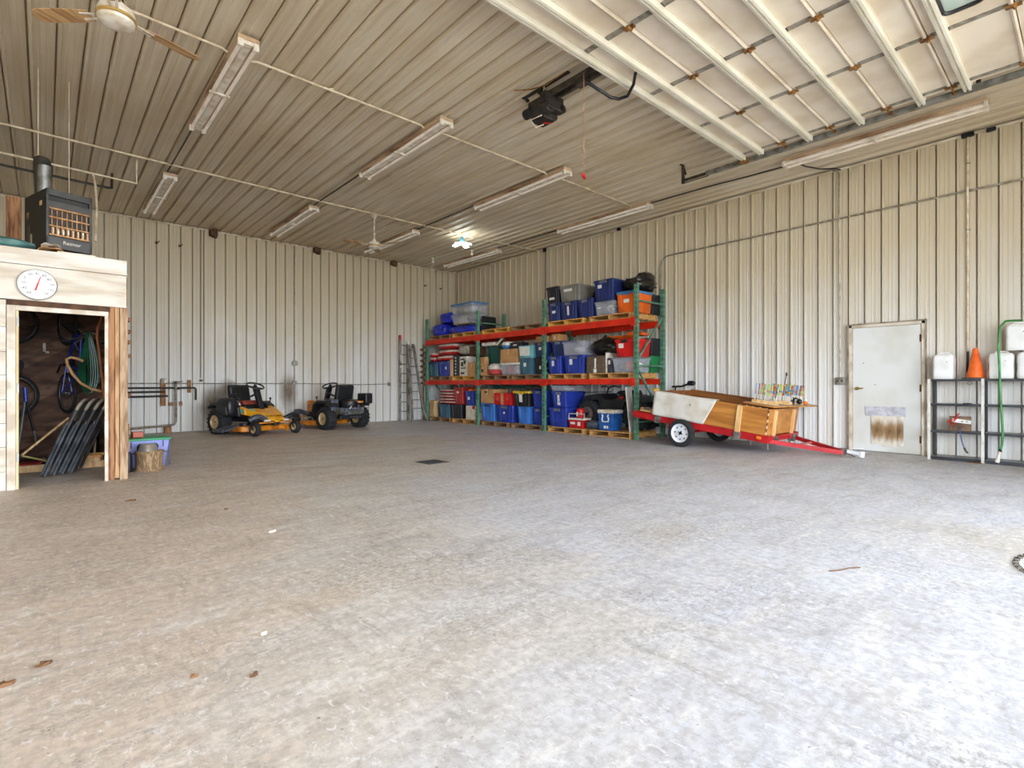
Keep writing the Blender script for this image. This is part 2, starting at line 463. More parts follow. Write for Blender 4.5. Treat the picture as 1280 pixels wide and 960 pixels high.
M_BROWNWD = mat('brown_block', hexc(96, 64, 40), 0.8, c2=hexc(66, 42, 26), scale=12, bump=.3)
M_LEDWHITE = mat('led_panel_lit', (1, 1, 1, 1), 0.4, c2=(1, 1, 1, 1), emit=(0.92, 1.0, 0.98, 1), estr=14.0)
M_BLUEPL = mat('blue_green_plastic', hexc(70, 128, 150), 0.45)
M_GLASSG = mat('greenish_window_glass', hexc(214, 228, 218), 0.08, c2=hexc(200, 218, 208), trans=0.25)
M_RED = mat('red_plastic', hexc(196, 26, 28), 0.4)
M_REDP = mat('red_paint', hexc(190, 28, 34), 0.35, c2=hexc(160, 22, 28), scale=5)
M_DOORF = mat('overhead_door_skin', hexc(226, 214, 196), 0.5, c2=hexc(208, 192, 168), scale=1.6)
M_STRUT = mat('door_strut_cream', hexc(220, 214, 198), 0.45, c2=hexc(210, 203, 184), scale=2)
M_STILE = mat('door_stile_grey', hexc(150, 144, 132), 0.5, c2=hexc(118, 108, 92), scale=12)

# ------------------------------------------------------------------ fluorescent strip fixtures
def make_fixture():
    t = thing('strip_light', '', 'ceiling light', group='strip lights on the ceiling')
    MB().box((-.105, -1.22, -.045), (.105, 1.22, .0)).build('housing', M_DIRTY, t, bevel=.004)
    MB().frust((0, 0), (.06, 2.34), (.12, 2.38), -.085, -.045).build('reflector', M_WHITE, t)
    for s in (-1, 1):
        MB().cyl((s * .075, -1.19, -.085), (s * .075, 1.19, -.085), .019, n=10).build('tube', M_TUBE, t, smooth=True)
    for e in (-1, 1):
        m = MB()
        for s in (-1, 1): m.box((s * .075 - .028, e * 1.20 - .018, -.118), (s * .075 + .028, e * 1.20 + .018, -.02))
        m.box((-.05, e * 1.20 - .015, -.085), (.05, e * 1.20 + .015, -.045))
        m.build('lamp_holder', M_WHITE, t, bevel=.004)
    MB().box((-.11, -.02, -.105), (.11, .02, -.08)).build('tube_clip', M_WHITE, t, bevel=.003)
    return t
fix0 = make_fixture()
FIX = [(1.57, 7.05, 'strip light above the thermometer shed, nearest of the three long left ones'),
       (1.59, 11.70, 'strip light near the far wall above the first mower'),
       (4.03, 7.04, 'strip light in the middle of the ceiling with white end cap'),
       (4.03, 11.69, 'dim strip light between the near fan and the far wall'),
       (6.40, 11.72, 'strip light just behind the far ceiling fan'),
       (6.46, 7.06, 'strip light beside the red pull handle'),
       (8.88, 7.08, 'strip light over the pallet rack, near its end with the orange tote'),
       (8.92, 11.72, 'strip light above the far end of the pallet rack beyond the lit lamp'),
       (8.86, 2.14, 'long strip light beside the overhead door track above the white door')]
for i, (x, y, lab) in enumerate(FIX):
    f = fix0 if i == 0 else copy_tree(fix0)
    f.location = (x, y, ZC - .0415); f['label'] = lab

# ------------------------------------------------------------------ ceiling fans
M_BLADE = mat('stained_fan_blade', hexc(196, 160, 112), 0.5, c2=hexc(150, 108, 66), scale=7, stretch=(.6, 3, 1))
M_GOLD = mat('brass_ring', hexc(206, 172, 104), 0.35, metal=0.6)
def make_fan():
    t = thing('ceiling_fan', '', 'ceiling fan', group='ceiling fans')
    MB().lathe([(.075, 0), (.075, -.02), (.05, -.07), (.022, -.10)], n=20).build('canopy', M_WHITE, t, smooth=True)
    MB().cyl((0, 0, -.08), (0, 0, -.56), .0125, n=12).build('downrod', M_WHITE, t, smooth=True)
    MB().lathe([(.02, -.53), (.05, -.55), (.055, -.58), (.115, -.605), (.13, -.64), (.13, -.665)], n=28).build('motor', M_WHITE, t, smooth=True)
    MB().lathe([(.13, -.665), (.137, -.672), (.137, -.688), (.128, -.695)], n=28).build('ring', M_GOLD, t, smooth=True)
    MB().lathe([(.128, -.693), (.122, -.715), (.09, -.735), (.04, -.742), (.001, -.743)], n=28).build('cap', M_WHITE, t, smooth=True)
    for k in range(3):
        a = k * 2 * PI / 3
        R = Matrix.Rotation(a, 3, 'Z') @ Matrix.Rotation(.16, 3, 'X')
        outl = [(.20, -.05), (.30, -.062), (.52, -.068), (.62, -.06), (.655, -.035), (.66, .0), (.64, .045), (.60, .062), (.40, .066), (.20, .05)]
        n = len(outl)
        vs = [R @ Vector((p[0], p[1], z)) + Vector((0, 0, -.66)) for z in (-.004, .004) for p in outl]
        MB().add(vs, [(i, (i + 1) % n, n + (i + 1) % n, n + i) for i in range(n)] + [tuple(range(n - 1, -1, -1)), tuple(range(n, 2 * n))]).build('blade', M_BLADE, t)
        m = MB()
        for s in (-.03, .03): m.beam(Vector((0, 0, -.665)) + R @ Vector((.11, s * .6, 0)), Vector((0, 0, -.66)) + R @ Vector((.27, s, -.006)), .02, .006)
        m.build('blade_iron', M_WHITE, t)
    return t
fan = make_fan(); fan.location = (.43, 5.27, ZC - .0); fan.rotation_euler.z = math.radians(19)
fan['label'] = 'large near ceiling fan with tan stained blades above the shed'
fan2 = copy_tree(fan); fan2.location = (5.24, 10.28, ZC); fan2.rotation_euler.z = math.radians(55)
fan2['label'] = 'small distant ceiling fan on a long rod near the far wall'

# ------------------------------------------------------------------ conduits under the ceiling
def pipe_thing(name, label, cat, runs, r, m, group=None, n=8, clips=None, clipm=None):
    t = thing(name, label, cat, runs[0][0], group=group); o = Vector(runs[0][0])
    for run in runs:
        MB().tube([Vector(p) - o for p in run], r, n).build('run', m, t, smooth=True)
    for c in clips or []:
        MB().obox(Vector(c) - o, (.05, .05, .012)).build('clip', clipm or m, t, bevel=.003)
    return t
ZP = ZC - .053
pipe_thing('ceiling_conduit', 'painted conduit crossing the ceiling past the near ends of the strip lights', 'conduit',
           [[(.1, 6.14, ZP), (1.40, 6.20, ZP), (1.46, 6.20, ZC - .075)], [(1.69, 6.21, ZC - .075), (1.76, 6.21, ZP), (3.86, 6.22, ZP), (3.92, 6.22, ZC - .075)],
            [(4.15, 6.22, ZC - .075), (4.2, 6.22, ZP), (6.28, 6.22, ZP), (6.34, 6.22, ZC - .075)], [(6.58, 6.22, ZC - .075), (6.64, 6.22, ZP), (8.70, 6.22, ZP), (8.76, 6.22, ZC - .075)]], .013, M_CONDW, 'ceiling conduits',
           clips=[(2.6, 6.21, ZC - .042), (5.1, 6.22, ZC - .042), (7.4, 6.22, ZC - .042)])
pipe_thing('ceiling_conduit', 'painted conduit crossing the whole ceiling just in front of the far fan', 'conduit',
           [[(-1.6, 9.98, ZP), (-.45, 10.0, ZP), (1.3, 10.04, ZP), (4.0, 10.11, ZP), (8.0, 10.10, ZP), (9.86, 9.98, ZP)]], .016, M_CONDW, 'ceiling conduits',
           clips=[(1.26, 10.04, ZC - .042), (3.0, 10.08, ZC - .042), (6.6, 10.11, ZC - .042)])
for (x, ya, yb, lab) in ((1.57, 8.32, 10.42, 'black cable along the ceiling between the two left strip lights'),
                         (4.03, 8.32, 10.42, 'black cable along the ceiling between the two middle strip lights'),
                         (6.43, 8.32, 10.46, 'black cable along the ceiling left of the lit LED lamp'),
                         (8.90, 8.34, 10.46, 'black cable along the ceiling over the pallet rack')):
    tag(MB().tube([(x - .03, ya, ZC - .052), (x - .03, (ya + yb) / 2, ZC - .055), (x - .03, yb, ZC - .052)], .012, 6).build('ceiling_cable', M_BLACK, smooth=True), lab, 'cable', 'ceiling cables')
tag(MB().tube([(8.90, 5.86, ZC - .058), (8.93, 5.3, ZC - .052), (8.95, 4.7, ZC - .052), (9.02, 4.0, ZC - .052), (9.05, 3.45, ZC - .052), (8.96, 3.36, ZC - .058)], .012, 6).build('ceiling_cable', M_BLACK, smooth=True),
    'black cable swinging along the ceiling from the rack light to the light by the door', 'cable', 'ceiling cables')
tag(MB().tube([(9.06, 3.24, ZC - .052), (9.3, 3.20, ZC - .052), (9.6, 3.08, ZC - .052), (9.78, 2.9, ZC - .052), (9.88, 2.86, ZC - .058)], .011, 6).build('ceiling_cable', M_BLACK, smooth=True),
    'short black cable crossing the ceiling to the wall conduit above the white door', 'cable', 'ceiling cables')

# ------------------------------------------------------------------ the lit LED lamp
t = thing('led_lamp', 'bright multi-panel LED lamp lit up on the far ceiling', 'ceiling lamp', (7.49, 10.20, ZC - .02))
MB().cyl((0, 0, 0), (0, 0, -.06), .045, n=14).build('socket', M_WHITE, t, smooth=True)
MB().lathe([(.03, -.06), (.05, -.10), (.06, -.16), (.04, -.20)], n=16).build('body', M_BLUEPL, t, smooth=True)
for k in range(4):
    a = k * PI / 2 + .4; c = Vector((math.cos(a) * .15, math.sin(a) * .15, -.235))
    MB().obox(c, (.17, .12, .025), Matrix.Rotation(a, 3, 'Z') @ Matrix.Rotation(.25, 3, 'Y')).build('lamp_panel', M_LEDWHITE, t, bevel=.006)
for (x, y, lab) in ((8.24, 12.62, 'small white bulb holder on the ceiling near the far right corner'), (8.55, 11.2, 'thin white pull string fitting beside the small bulb holder')):
    t = thing('bulb_holder', lab, 'lamp holder', (x, y, ZC - .02))
    MB().lathe([(.05, 0), (.055, -.03), (.03, -.06)], n=14).build('base', M_WHITE, t, smooth=True)
    MB().lathe([(.02, -.06), (.04, -.10), (.038, -.13), (.005, -.155)], n=14).build('bulb', M_TUBE, t, smooth=True)
    MB().cyl((.04, .03, -.02), (.04, .03, -.42), .004, n=6).build('pull_string', M_WHITE, t)

# ------------------------------------------------------------------ overhead door, open under the ceiling
ZD = 4.455
dt = thing('overhead_door', 'open sectional overhead door lying flat under the ceiling', 'garage door', (4.6, 1.5, ZD))
o = Vector((4.6, 1.5, ZD))
DX0, DX1 = 1.5, 7.72
edges = [3.54, 2.935, 2.33, 1.715, 1.105, .495, -.115, -.725]
struts = [[3.50, 3.24], [2.62], [2.015], [1.40], [.985, .63], [.19], [-.42]]
STX = [7.64, 6.40, 5.27, 4.10, 2.93, 1.76]
WX0, WX1, WY0, WY1 = 5.44, 6.14, .655, .945
for k in range(7):
    ya, yb = edges[k], edges[k + 1]
    m = MB()
    if k != 4:
        m.box((DX0, yb + .004, 0), (DX1, ya - .004, .035))
    else:
        wins = [(WX0, WX1), (4.2, 4.9), (3.0, 3.7)]
        m.box((DX0, yb + .004, 0), (DX1, WY0, .035)); m.box((DX0, WY1, 0), (DX1, ya - .004, .035))
        xs_ = [DX1] + [q for w in wins for q in (w[1], w[0])] + [DX0]
        for a in range(0, len(xs_), 2): m.box((xs_[a + 1], WY0, 0), (xs_[a], WY1, .035))
    # rolled joint lips
    m.prism([(yb + .004, 0), (yb + .004, -.018), (yb + .018, -.026), (yb + .034, -.018), (yb + .04, 0)], DX0, DX1, 'x')
    m.v = [tuple(Vector(v) - Vector((o.x, o.y, 0))) for v in m.v]
    sec = m.build('door_section', M_DOORF, dt)
    for ysn in struts[k]:
        q = MB()
        if k == 4 and ysn == .63: continue
        w, h = .034, .062
        q.prism([(ysn - w - .012, 0), (ysn - w - .012, -.004), (ysn - w, -.004), (ysn - w, -h), (ysn - .012, -h - .004), (ysn - .012, -h + .012), (ysn + .012, -h + .012), (ysn + .012, -h - .004), (ysn + w, -h), (ysn + w, -.004), (ysn + w + .012, -.004), (ysn + w + .012, 0)], DX0 + .02, DX1 + (.07 if k else .0), 'x')
        q.v = [tuple(Vector(v) - Vector((o.x, o.y, 0))) for v in q.v]
        q.build('strut', M_STRUT, sec)
    for sx in STX:
        q = MB().box((sx - .035 - o.x, yb + .045 - o.y, -.004), (sx + .035 - o.x, ya - .03 - o.y, 0))
        for hh in range(3): q.box((sx - .008 - o.x, yb + .12 + hh * .16 - o.y, -.008), (sx + .008 - o.x, yb + .15 + hh * .16 - o.y, -.004))
        q.build('stile', M_STILE, sec)
        if k < 6: MB().box((sx - .03 - o.x, yb - .05 - o.y, -.03), (sx + .03 - o.x, yb + .06 - o.y, -.022)).cyl((sx - .035 - o.x, yb - o.y, -.034), (sx + .035 - o.x, yb - o.y, -.034), .014, n=8).build('hinge', M_RUST, sec)
    q = MB().cyl((DX1 - .06 - o.x, yb - o.y, -.03), (7.80 - o.x, yb - o.y, -.03), .008, n=8).cyl((7.79 - o.x, yb - o.y, -.03), (7.83 - o.x, yb - o.y, -.03), .024, n=12)
    q.build('roller', M_RUST, sec)
    if k == 4:
        for a, b in wins:
            fr = MB()
            for (r_, zz) in ((.0, 0),):
                pts = []
                cx, cy = (a + b) / 2 - o.x, (WY0 + WY1) / 2 - o.y; hx, hy, rr = (b - a) / 2, (WY1 - WY0) / 2, .07
                for qx, qy, s0 in ((1, 1, 0), (-1, 1, 1), (-1, -1, 2), (1, -1, 3)):
                    pts += arc((cx + qx * (hx - rr), cy + qy * (hy - rr), -.004), rr, s0 * PI / 2, s0 * PI / 2 + PI / 2, 4)
                fr.tube(pts, .018, 6, closed=True)
            fr.build('window_gasket', M_BLACK, sec, smooth=True)
            # corner fillets close the gap between the round gasket and the square cut-out
            MB().box((a - o.x, WY0 - o.y, .008), (b - o.x, WY1 - o.y, .014)).build('window_pane', M_GLASSG, sec)
            co = MB()
            for qx in (0, 1):
                for qy in (0, 1):
                    X_, Y_ = (b if qx else a) - o.x, (WY1 if qy else WY0) - o.y; sx_, sy_ = (-1 if qx else 1), (-1 if qy else 1)
                    co.prism([(X_, Y_), (X_ + sx_ * .055, Y_), (X_ + sx_ * .02, Y_ + sy_ * .02), (X_, Y_ + sy_ * .055)], 0, .006, 'z')
            co.build('window_corner', M_DOORF, sec)

tk = thing('door_track', 'grey steel track along the right edge of the open overhead door', 'track', (7.83, 1.5, 4.42))
o = Vector((7.83, 1.5, 4.42))
MB().prism([(-.03, -.03), (.03, -.03), (.03, -.024), (-.02, -.024), (-.02, .026), (.012, .03), (.012, .036), (-.03, .034)], -2.4, 2.64, 'y').build('rail', M_GALV, tk)
MB().box((.032, -2.4, -.005), (.036, 3.08, .045)).box((.0, 2.62, -.035), (.036, 3.08, -.03)).build('angle_iron', M_DARKST, tk)
for yy in (3.06, 1.2, -.6):
    m = MB().box((.0, yy - .02, .04 if yy < 3 else -.035), (.036, yy + .02, ZC - .019 - 4.42)).box((-.06, yy - .02, ZC - 4.42 - .026), (.06, yy + .02, ZC - 4.42 - .019))
    m.beam((.02, yy, ZC - 4.42 - .02), (.02, yy - .12 if yy < 3 else yy - .05, .1), .006, .03)
    m.build('hanger', M_DARKST, tk)
MB().tube([(-.0, 2.0, -.04), (-.08, 2.08, -.02), (-.10, 2.02, .02)], .014, 6).lathe([(.045, -.03), (.05, 0), (.045, .03)], c=(-.04, 2.0, -.01), n=12, axis=(1, .3, 0)).build('corner_roller', M_RUST, tk, smooth=True)

# ------------------------------------------------------------------ opener
M_BLKGRIME = mat('grimy_black_machine', hexc(34, 32, 30), 0.5, metal=.2, c2=hexc(58, 50, 42), scale=14)
op = thing('door_opener', 'black overhead door opener motor with wires and curved arm on the ceiling', 'door opener', (4.56, 4.45, ZC - .02))
m = MB()
for s in (-1, 1): m.box((s * .055 - .02, -5.6, -.16), (s * .055 + .02, .05, -.10))
m.build('rail', M_DARKST, op)
MB().box((-.05, -.62, -.205), (.05, -.48, -.155)).build('trolley', M_DARKST, op)
MB().box((-.12, .02, -.1), (.12, .06, -.03)).build('rail_bracket', M_DARKST, op)
m = MB().obox((0, .05, -.23), (.26, .34, .16)).obox((.02, .10, -.33), (.20, .22, .10)).cyl((-.06, -.10, -.27), (-.06, .20, -.27), .085, n=16).cyl((.10, .0, -.30), (.10, .20, -.30), .075, n=16)
m.obox((0, -.06, -.19), (.32, .10, .12))
m.build('motor', M_BLKGRIME, op, bevel=.01)
for a, b, r_ in (((-.15, .15, -.30), (-.15, .24, -.30), .06), ((.14, -.12, -.26), (.14, -.04, -.26), .05)): MB().cyl(a, b, r_, n=14).build('pulley', M_BLACKM, op, smooth=True)
MB().box((-.02, .35, -.03), (.02, .38, .0)).box((-.10, -.41, -.030), (-.055, .36, -.018)).build('ceiling_bracket', M_BLACKM, op)
for i, (w, c) in enumerate(((M_CONDW, [(.0, .05, -.3), (-.12, .02, -.38), (-.16, .14, -.40), (-.02, .2, -.42), (.1, .12, -.36)]), (M_RUST, [(-.28, .3, -.02), (-.18, .1, -.05), (-.14, -.1, -.07), (-.10, -.38, -.02)]), (M_CONDW, [(-.1, -.04, .0), (-.11, -.03, -.12), (-.08, -.02, -.22), (-.02, -.02, -.28)]), (M_RED, [(.02, .1, -.39), (.06, .02, -.41), (.1, .06, -.37)]))):
    MB().tube(c, .007, 6).build('wire', w, op, smooth=True)
MB().tube([(-.02, -.58, -.17), (.12, -.66, -.25), (.26, -.74, -.33), (.33, -.80, -.35), (.36, -.90, -.345), (.25, -1.06, -.322), (.1, -1.19, -.318)], .018, 8).build('arm', M_BLACKM, op, smooth=True)
for a in ((.15, -.68, -.265), (.22, -.715, -.303), (.29, -.76, -.335)): MB().cyl(Vector(a) + Vector((0, -.01, -.022)), Vector(a) + Vector((0, .01, .022)), .006, n=6).build('bolt', M_GALV, op)
MB().cyl((-.16, -.70, -.19), (-.16, -.70, -1.31), .0035, n=6).build('pull_cord', mat('red_cord', hexc(186, 130, 100), .7), op)
MB().cyl((-.16, -.60, -.185), (-.16, -.72, -.19), .01, n=6).build('cord_bracket', M_DARKST, op)
MB().obox((-.16, -.70, -1.33), (.12, .035, .03), Euler((0, 0, .5)).to_matrix()).build('pull_handle', M_RED, op, bevel=.008)

# ------------------------------------------------------------------ far-wall fittings
M_BOX = mat('outlet_box_grey', hexc(150, 146, 136), 0.5, metal=.3, c2=hexc(120, 114, 102), scale=10)
M_PIPEBLK = mat('black_iron_pipe', hexc(44, 44, 42), 0.5, c2=hexc(66, 58, 50), scale=10)
YW = YF - .026
pc = pipe_thing('wall_conduit', 'thin grey conduit running low along the far wall behind the mowers', 'conduit',
           [[(1.1, YW - .012, 1.10), (4.79, YW - .012, 1.10)], [(4.84, YW - .012, 1.10), (6.0, YW - .012, 1.09), (6.6, YW - .012, 1.07), (7.4, YW - .012, 1.09)],
            [(4.81, YW - .012, 1.15), (4.81, YW - .012, 4.62)]], .011, M_CONDUIT)
o = Vector((1.1, YW - .012, 1.10))
for (x, z, s) in ((1.97, 1.155, .11), (4.80, 1.12, .10), (7.5, 1.09, .10)):
    MB().obox(Vector((x, YW - .02, z)) - o, (s, .04, s)).build('outlet_box', M_BOX, pc, bevel=.006)
m = MB().obox(Vector((2.0, YW - .043, 1.155)) - o, (.05, .008, .09)).build('switch_plate', M_WHITE, pc, bevel=.003)
MB().cyl(Vector((4.81, YW, 1.62)) - o, Vector((4.81, YW - .05, 1.62)) - o, .075, n=16).build('round_box', M_BOX, pc, smooth=True)

pc = pipe_thing('gas_pipe', 'black iron pipe with a drop leg on the far wall left of the mowers', 'pipe',
           [[(1.1, YW - .06, 1.0), (2.5, YW - .06, 1.0), (2.56, YW - .06, 1.0), (2.58, YW - .06, .97), (2.58, YW - .06, .72)]], .02, M_PIPEBLK, 'pipes on the far wall')
pc = pipe_thing('water_pipe', 'upper of two short black pipes behind the wooden shed corner', 'pipe', [[(1.1, YW - .06, .905), (1.98, YW - .06, .915)]], .022, M_PIPEBLK, 'pipes on the far wall')
pc = pipe_thing('water_pipe', 'lower of two short black pipes behind the wooden shed corner', 'pipe', [[(1.1, YW - .06, .805), (2.04, YW - .06, .82)]], .022, M_PIPEBLK, 'pipes on the far wall')
pc = pipe_thing('drain_pipe', 'grey pipe with a valve running down the far wall and along its foot', 'pipe',
           [[(2.18, YW - .12, 1.10), (2.18, YW - .12, .26), (2.15, YW - .12, .19), (2.08, YW - .12, .172), (1.1, YW - .12, .12)]], .026, M_CONDUIT, 'pipes on the far wall')
o = Vector((2.18, YW - .12, 1.10))
MB().cyl((0, 0, .0), (0, 0, .03), .03, n=10).beam((-.05, 0, .04), (.13, 0, .04), .03, .02).build('valve_handle', M_PIPEBLK, pc)
MB().cyl((0, 0, -.12), (0.07, 0, -.12), .02, n=8).build('bib', M_PIPEBLK, pc)
M_WBLK = mat('scrap_wood', hexc(170, 122, 76), 0.75, c2=hexc(128, 86, 50), scale=6, stretch=(6, 6, .8), bump=.2)
for (x, z0, z1, w, lab) in ((1.955, .60, 1.20, .10, 'tall brown board fixed behind the black pipes on the far wall'), (2.455, .89, 1.18, .07, 'short brown board under the gas pipe beside its drop leg'),
                            (2.10, .60, .68, .09, 'small wood block left of the grey drain pipe'), (2.29, .60, .69, .06, 'small wood block right of the grey drain pipe')):
    tag(MB().box((x - w / 2, YW - .036, z0), (x + w / 2, YW, z1)).build('wall_board', M_WBLK, bevel=.004), lab, 'board', 'boards on the far wall')
tag(MB().box((1.97, YW - .14, 0), (2.10, YW - .01, .138)).build('wood_block', M_WBLK, bevel=.005), 'dark wood block holding up the foot of the drain pipe', 'block')
tag(MB().tube([(2.69, YW - .006, ZC - .05), (2.69, YW - .006, 1.22)], .008, 6).cyl((2.69, YW, 1.17), (2.69, YW - .05, 1.17), .03, n=8).build('wall_cable', M_PIPEBLK), 'thin brown cable with black end hanging down the far wall', 'cable')
for (x, z, lab) in ((2.93, 4.58, 'brown timber block under the ceiling at the left of the far wall'), (5.36, 4.60, 'brown timber block under the ceiling at the middle of the far wall'), (7.62, 4.62, 'brown timber block under the ceiling near the far corner')):
    tag(MB().box((x - .08, YW - .16, z - .05), (x + .08, YW, ZC - .022)).obox((x + .02, YW - .10, z - .06), (.10, .12, .05), (.1, .2, .1)).build('beam_end', M_BROWNWD, bevel=.01), lab, 'timber block', 'timber blocks at the top of the far wall')
for (x, z, lab) in ((1.83, 4.20, 'left rusted hook high on the far wall above the shed corner'), (2.27, 4.21, 'right rusted hook high on the far wall above the gas pipe'), (8.72, 4.12, 'left rusted hook high on the far wall near the corner'), (9.30, 4.10, 'right rusted hook high on the far wall near the corner')):
    tag(MB().box((x - .02, YW - .012, z - .03), (x + .02, YW + .005, z + .02)).tube([(x, YW - .02, z), (x + .02, YW - .06, z - .02), (x + .05, YW - .07, z + .03)], .009, 6).build('wall_hook', M_BROWNWD), lab, 'hook', 'hooks high on the far wall')

# soft-edged brown blotches for the far wall behind the mowers
def blotch():
    n = NT('brown_blotch'); 
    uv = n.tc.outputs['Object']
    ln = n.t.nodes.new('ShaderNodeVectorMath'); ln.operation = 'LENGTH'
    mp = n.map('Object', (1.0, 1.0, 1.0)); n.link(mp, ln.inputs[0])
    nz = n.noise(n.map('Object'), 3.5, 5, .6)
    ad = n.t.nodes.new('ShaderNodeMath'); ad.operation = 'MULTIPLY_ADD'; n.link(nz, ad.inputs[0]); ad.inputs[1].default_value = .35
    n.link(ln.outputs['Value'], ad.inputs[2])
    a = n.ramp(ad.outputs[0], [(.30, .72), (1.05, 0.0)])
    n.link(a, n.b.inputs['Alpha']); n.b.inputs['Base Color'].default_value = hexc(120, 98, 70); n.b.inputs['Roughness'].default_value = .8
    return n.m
M_BLOTCH = blotch()
# ------------------------------------------------------------------ right-wall fittings
XW = XR - .026
pc = pipe_thing('wall_conduit', 'long grey conduit high on the right wall bending down behind the pallet rack', 'conduit',
    [[(XW - .014, 6.28, 1.2), (XW - .014, 6.28, 3.62), (XW - .014, 6.25, 3.74), (XW - .014, 6.14, 3.81), (XW - .014, 6.0, 3.82), (XW - .014, 3.0, 3.845), (XW - .014, .3, 3.865)]], .016, M_CONDUIT,
    clips=[(XW - .01, 4.4, 3.83), (XW - .01, 2.0, 3.852)])
pc = pipe_thing('wall_conduit', 'thin vertical conduit ending at the switch box left of the white door', 'conduit',
    [[(XW - .012, 2.98, ZC - .03), (XW - .012, 2.91, ZC - .05), (XW - .012, 2.88, ZC - .12), (XW - .04, 2.88, 3.95), (XW - .04, 2.88, 3.75), (XW - .012, 2.875, 3.6), (XW - .012, 2.87, 1.2)]], .011, M_CONDUIT)
o = Vector((XW - .012, 2.98, ZC - .03))
MB().obox(Vector((XW - .03, 2.86, 1.135)) - o, (.06, .14, .12)).build('switch_box', M_BOX, pc, bevel=.012)
for yy in (2.83, 2.89): MB().cyl(Vector((XW - .062, yy, 1.135)) - o, Vector((XW - .066, yy, 1.135)) - o, .016, n=10).build('outlet_face', M_PIPEBLK, pc)
pc = pipe_thing('wall_conduit', 'cream vertical conduit above the orange traffic cone', 'conduit', [[(XW - .015, 1.25, ZC - .06), (XW - .015, 1.25, 3.95), (XW - .045, 1.25, 3.9), (XW - .045, 1.25, 3.8), (XW - .015, 1.25, 3.75), (XW - .015, 1.25, 1.55)]], .014, M_CONDW,
    clips=[(XW - .01, 1.25, 4.25), (XW - .01, 1.25, 3.3)], clipm=M_BOX)
o = Vector((XW - .015, 1.25, ZC - .06))
MB().obox(Vector((XW - .02, 1.25, ZC - .05)) - o, (.06, .14, .06)).build('junction_box', M_BLACKM, pc, bevel=.01)
tag(MB().obox((XW - .02, 1.0, ZC - .06), (.05, .10, .05)).build('junction_box', M_BLACKM, bevel=.01), 'small black junction box under the ceiling above the right end of the shelves', 'junction box')
pc = pipe_thing('hanging_cable', 'black plug cable hanging under the cream conduit beside the cone', 'cable', [[(XW - .015, 1.25, 1.55), (XW - .015, 1.25, 1.50), (XW - .02, 1.255, 1.25)]], .014, M_BLACK)
tag(MB().box((XW - .05, 9.72, ZC - .12), (XW, 9.82, ZC - .02)).build('junction_box', M_BLACKM, bevel=.01), 'black junction box where the far conduit meets the right wall', 'junction box')
tag(MB().tube([(XW - .01, 9.75, ZC - .1), (XW - .015, 9.75, 3.2)], .012, 6).build('wall_cable', M_PIPEBLK), 'dark cable running down the right wall above the pallet rack', 'cable')
tag(MB().box((XW - .04, 7.32, ZC - .08), (XW, 7.42, ZC - .01)).build('junction_box', M_BLACKM, bevel=.01), 'tiny black box under the ceiling above the navy totes', 'junction box')

# white walk-in door with a pet flap
M_DOORW = mat('white_door', hexc(224, 226, 222), 0.45, c2=hexc(208, 206, 196), scale=1.2)
M_FRAMEW = mat('door_frame_paint', hexc(222, 210, 192), 0.5, c2=hexc(190, 172, 148), scale=6)
M_BRASS = mat('brass', hexc(196, 168, 96), 0.3, metal=.9)
door = thing('door_1', 'white steel walk-in door with a pet flap in the right wall', 'door', (XR, 2.235, 0)); del door['category']; del door['label']; struct(door)
DY = .505
m = MB().box((-.06, DY - .0, 0), (0, DY - .05, 2.045)).box((-.06, -DY, 0), (0, -DY + .05, 2.045)).box((-.06, -DY, 1.995), (0, DY, 2.045))
m.build('door_frame', M_FRAMEW, door, bevel=.004)
MB().box((-.075, DY - .006, 0), (-.05, DY + .014, 2.06)).box((-.075, -DY - .014, 0), (-.05, -DY + .006, 2.06)).box((-.075, -DY - .014, 2.04), (-.05, DY + .014, 2.06)).build('door_casing', mat('casing_grey', hexc(160, 150, 134), .5, c2=hexc(120, 106, 86), scale=7), door)
MB().box((-.036, -DY + .056, .012), (-.018, DY - .056, 1.99)).build('door_slab', M_DOORW, door, bevel=.003)
for z in (1.78, 1.02, .24):
    MB().box((-.046, -DY + .04, z - .055), (-.03, -DY + .075, z + .055)).cyl((-.05, -DY + .053, z - .055), (-.05, -DY + .053, z + .055), .009, n=8).build('hinge', M_BROWNWD, door)
MB().cyl((-.036, DY - .12, 1.01), (-.07, DY - .12, 1.01), .028, n=14).beam((-.075, DY - .12, 1.01), (-.075, DY - .21, 1.015), .016, .02).build('door_handle', M_BRASS, door, smooth=True)
MB().box((-.032, DY - .035, .0), (-.02, -DY + .035, .012)).build('threshold', M_GALV, door)
for (yy, z) in ((.30, 1.42), (.14, 1.07)): MB().cyl((-.036, yy, z), (-.039, yy, z), .009, n=8).build('screw', M_BOX, door)
M_FLAPTOP = mat('grey_flap_bracket', hexc(206, 206, 214), 0.5, c2=hexc(178, 178, 186), scale=14)
def flapmat():
    n = NT('soiled_flap'); ob = n.map('Object', (1, 1, 1)); nz = n.noise(n.map('Object', (1, 6, 1.4)), 4, 5)
    sep = n.t.nodes.new('ShaderNodeVectorMath'); sep.operation = 'LENGTH'; n.link(n.map('Object', (0, 4.6, 3.8)), sep.inputs[0])
    ad = n.t.nodes.new('ShaderNodeMath'); ad.operation = 'MULTIPLY_ADD'; n.link(nz, ad.inputs[0]); ad.inputs[1].default_value = .5; n.link(sep.outputs['Value'], ad.inputs[2])
    n.color(n.ramp(ad.outputs[0], [(.25, hexc(112, 84, 52)), (.62, hexc(158, 126, 86)), (.98, hexc(224, 216, 200))])); n.b.inputs['Roughness'].default_value = .6
    return n.m
M_FLAP = flapmat()
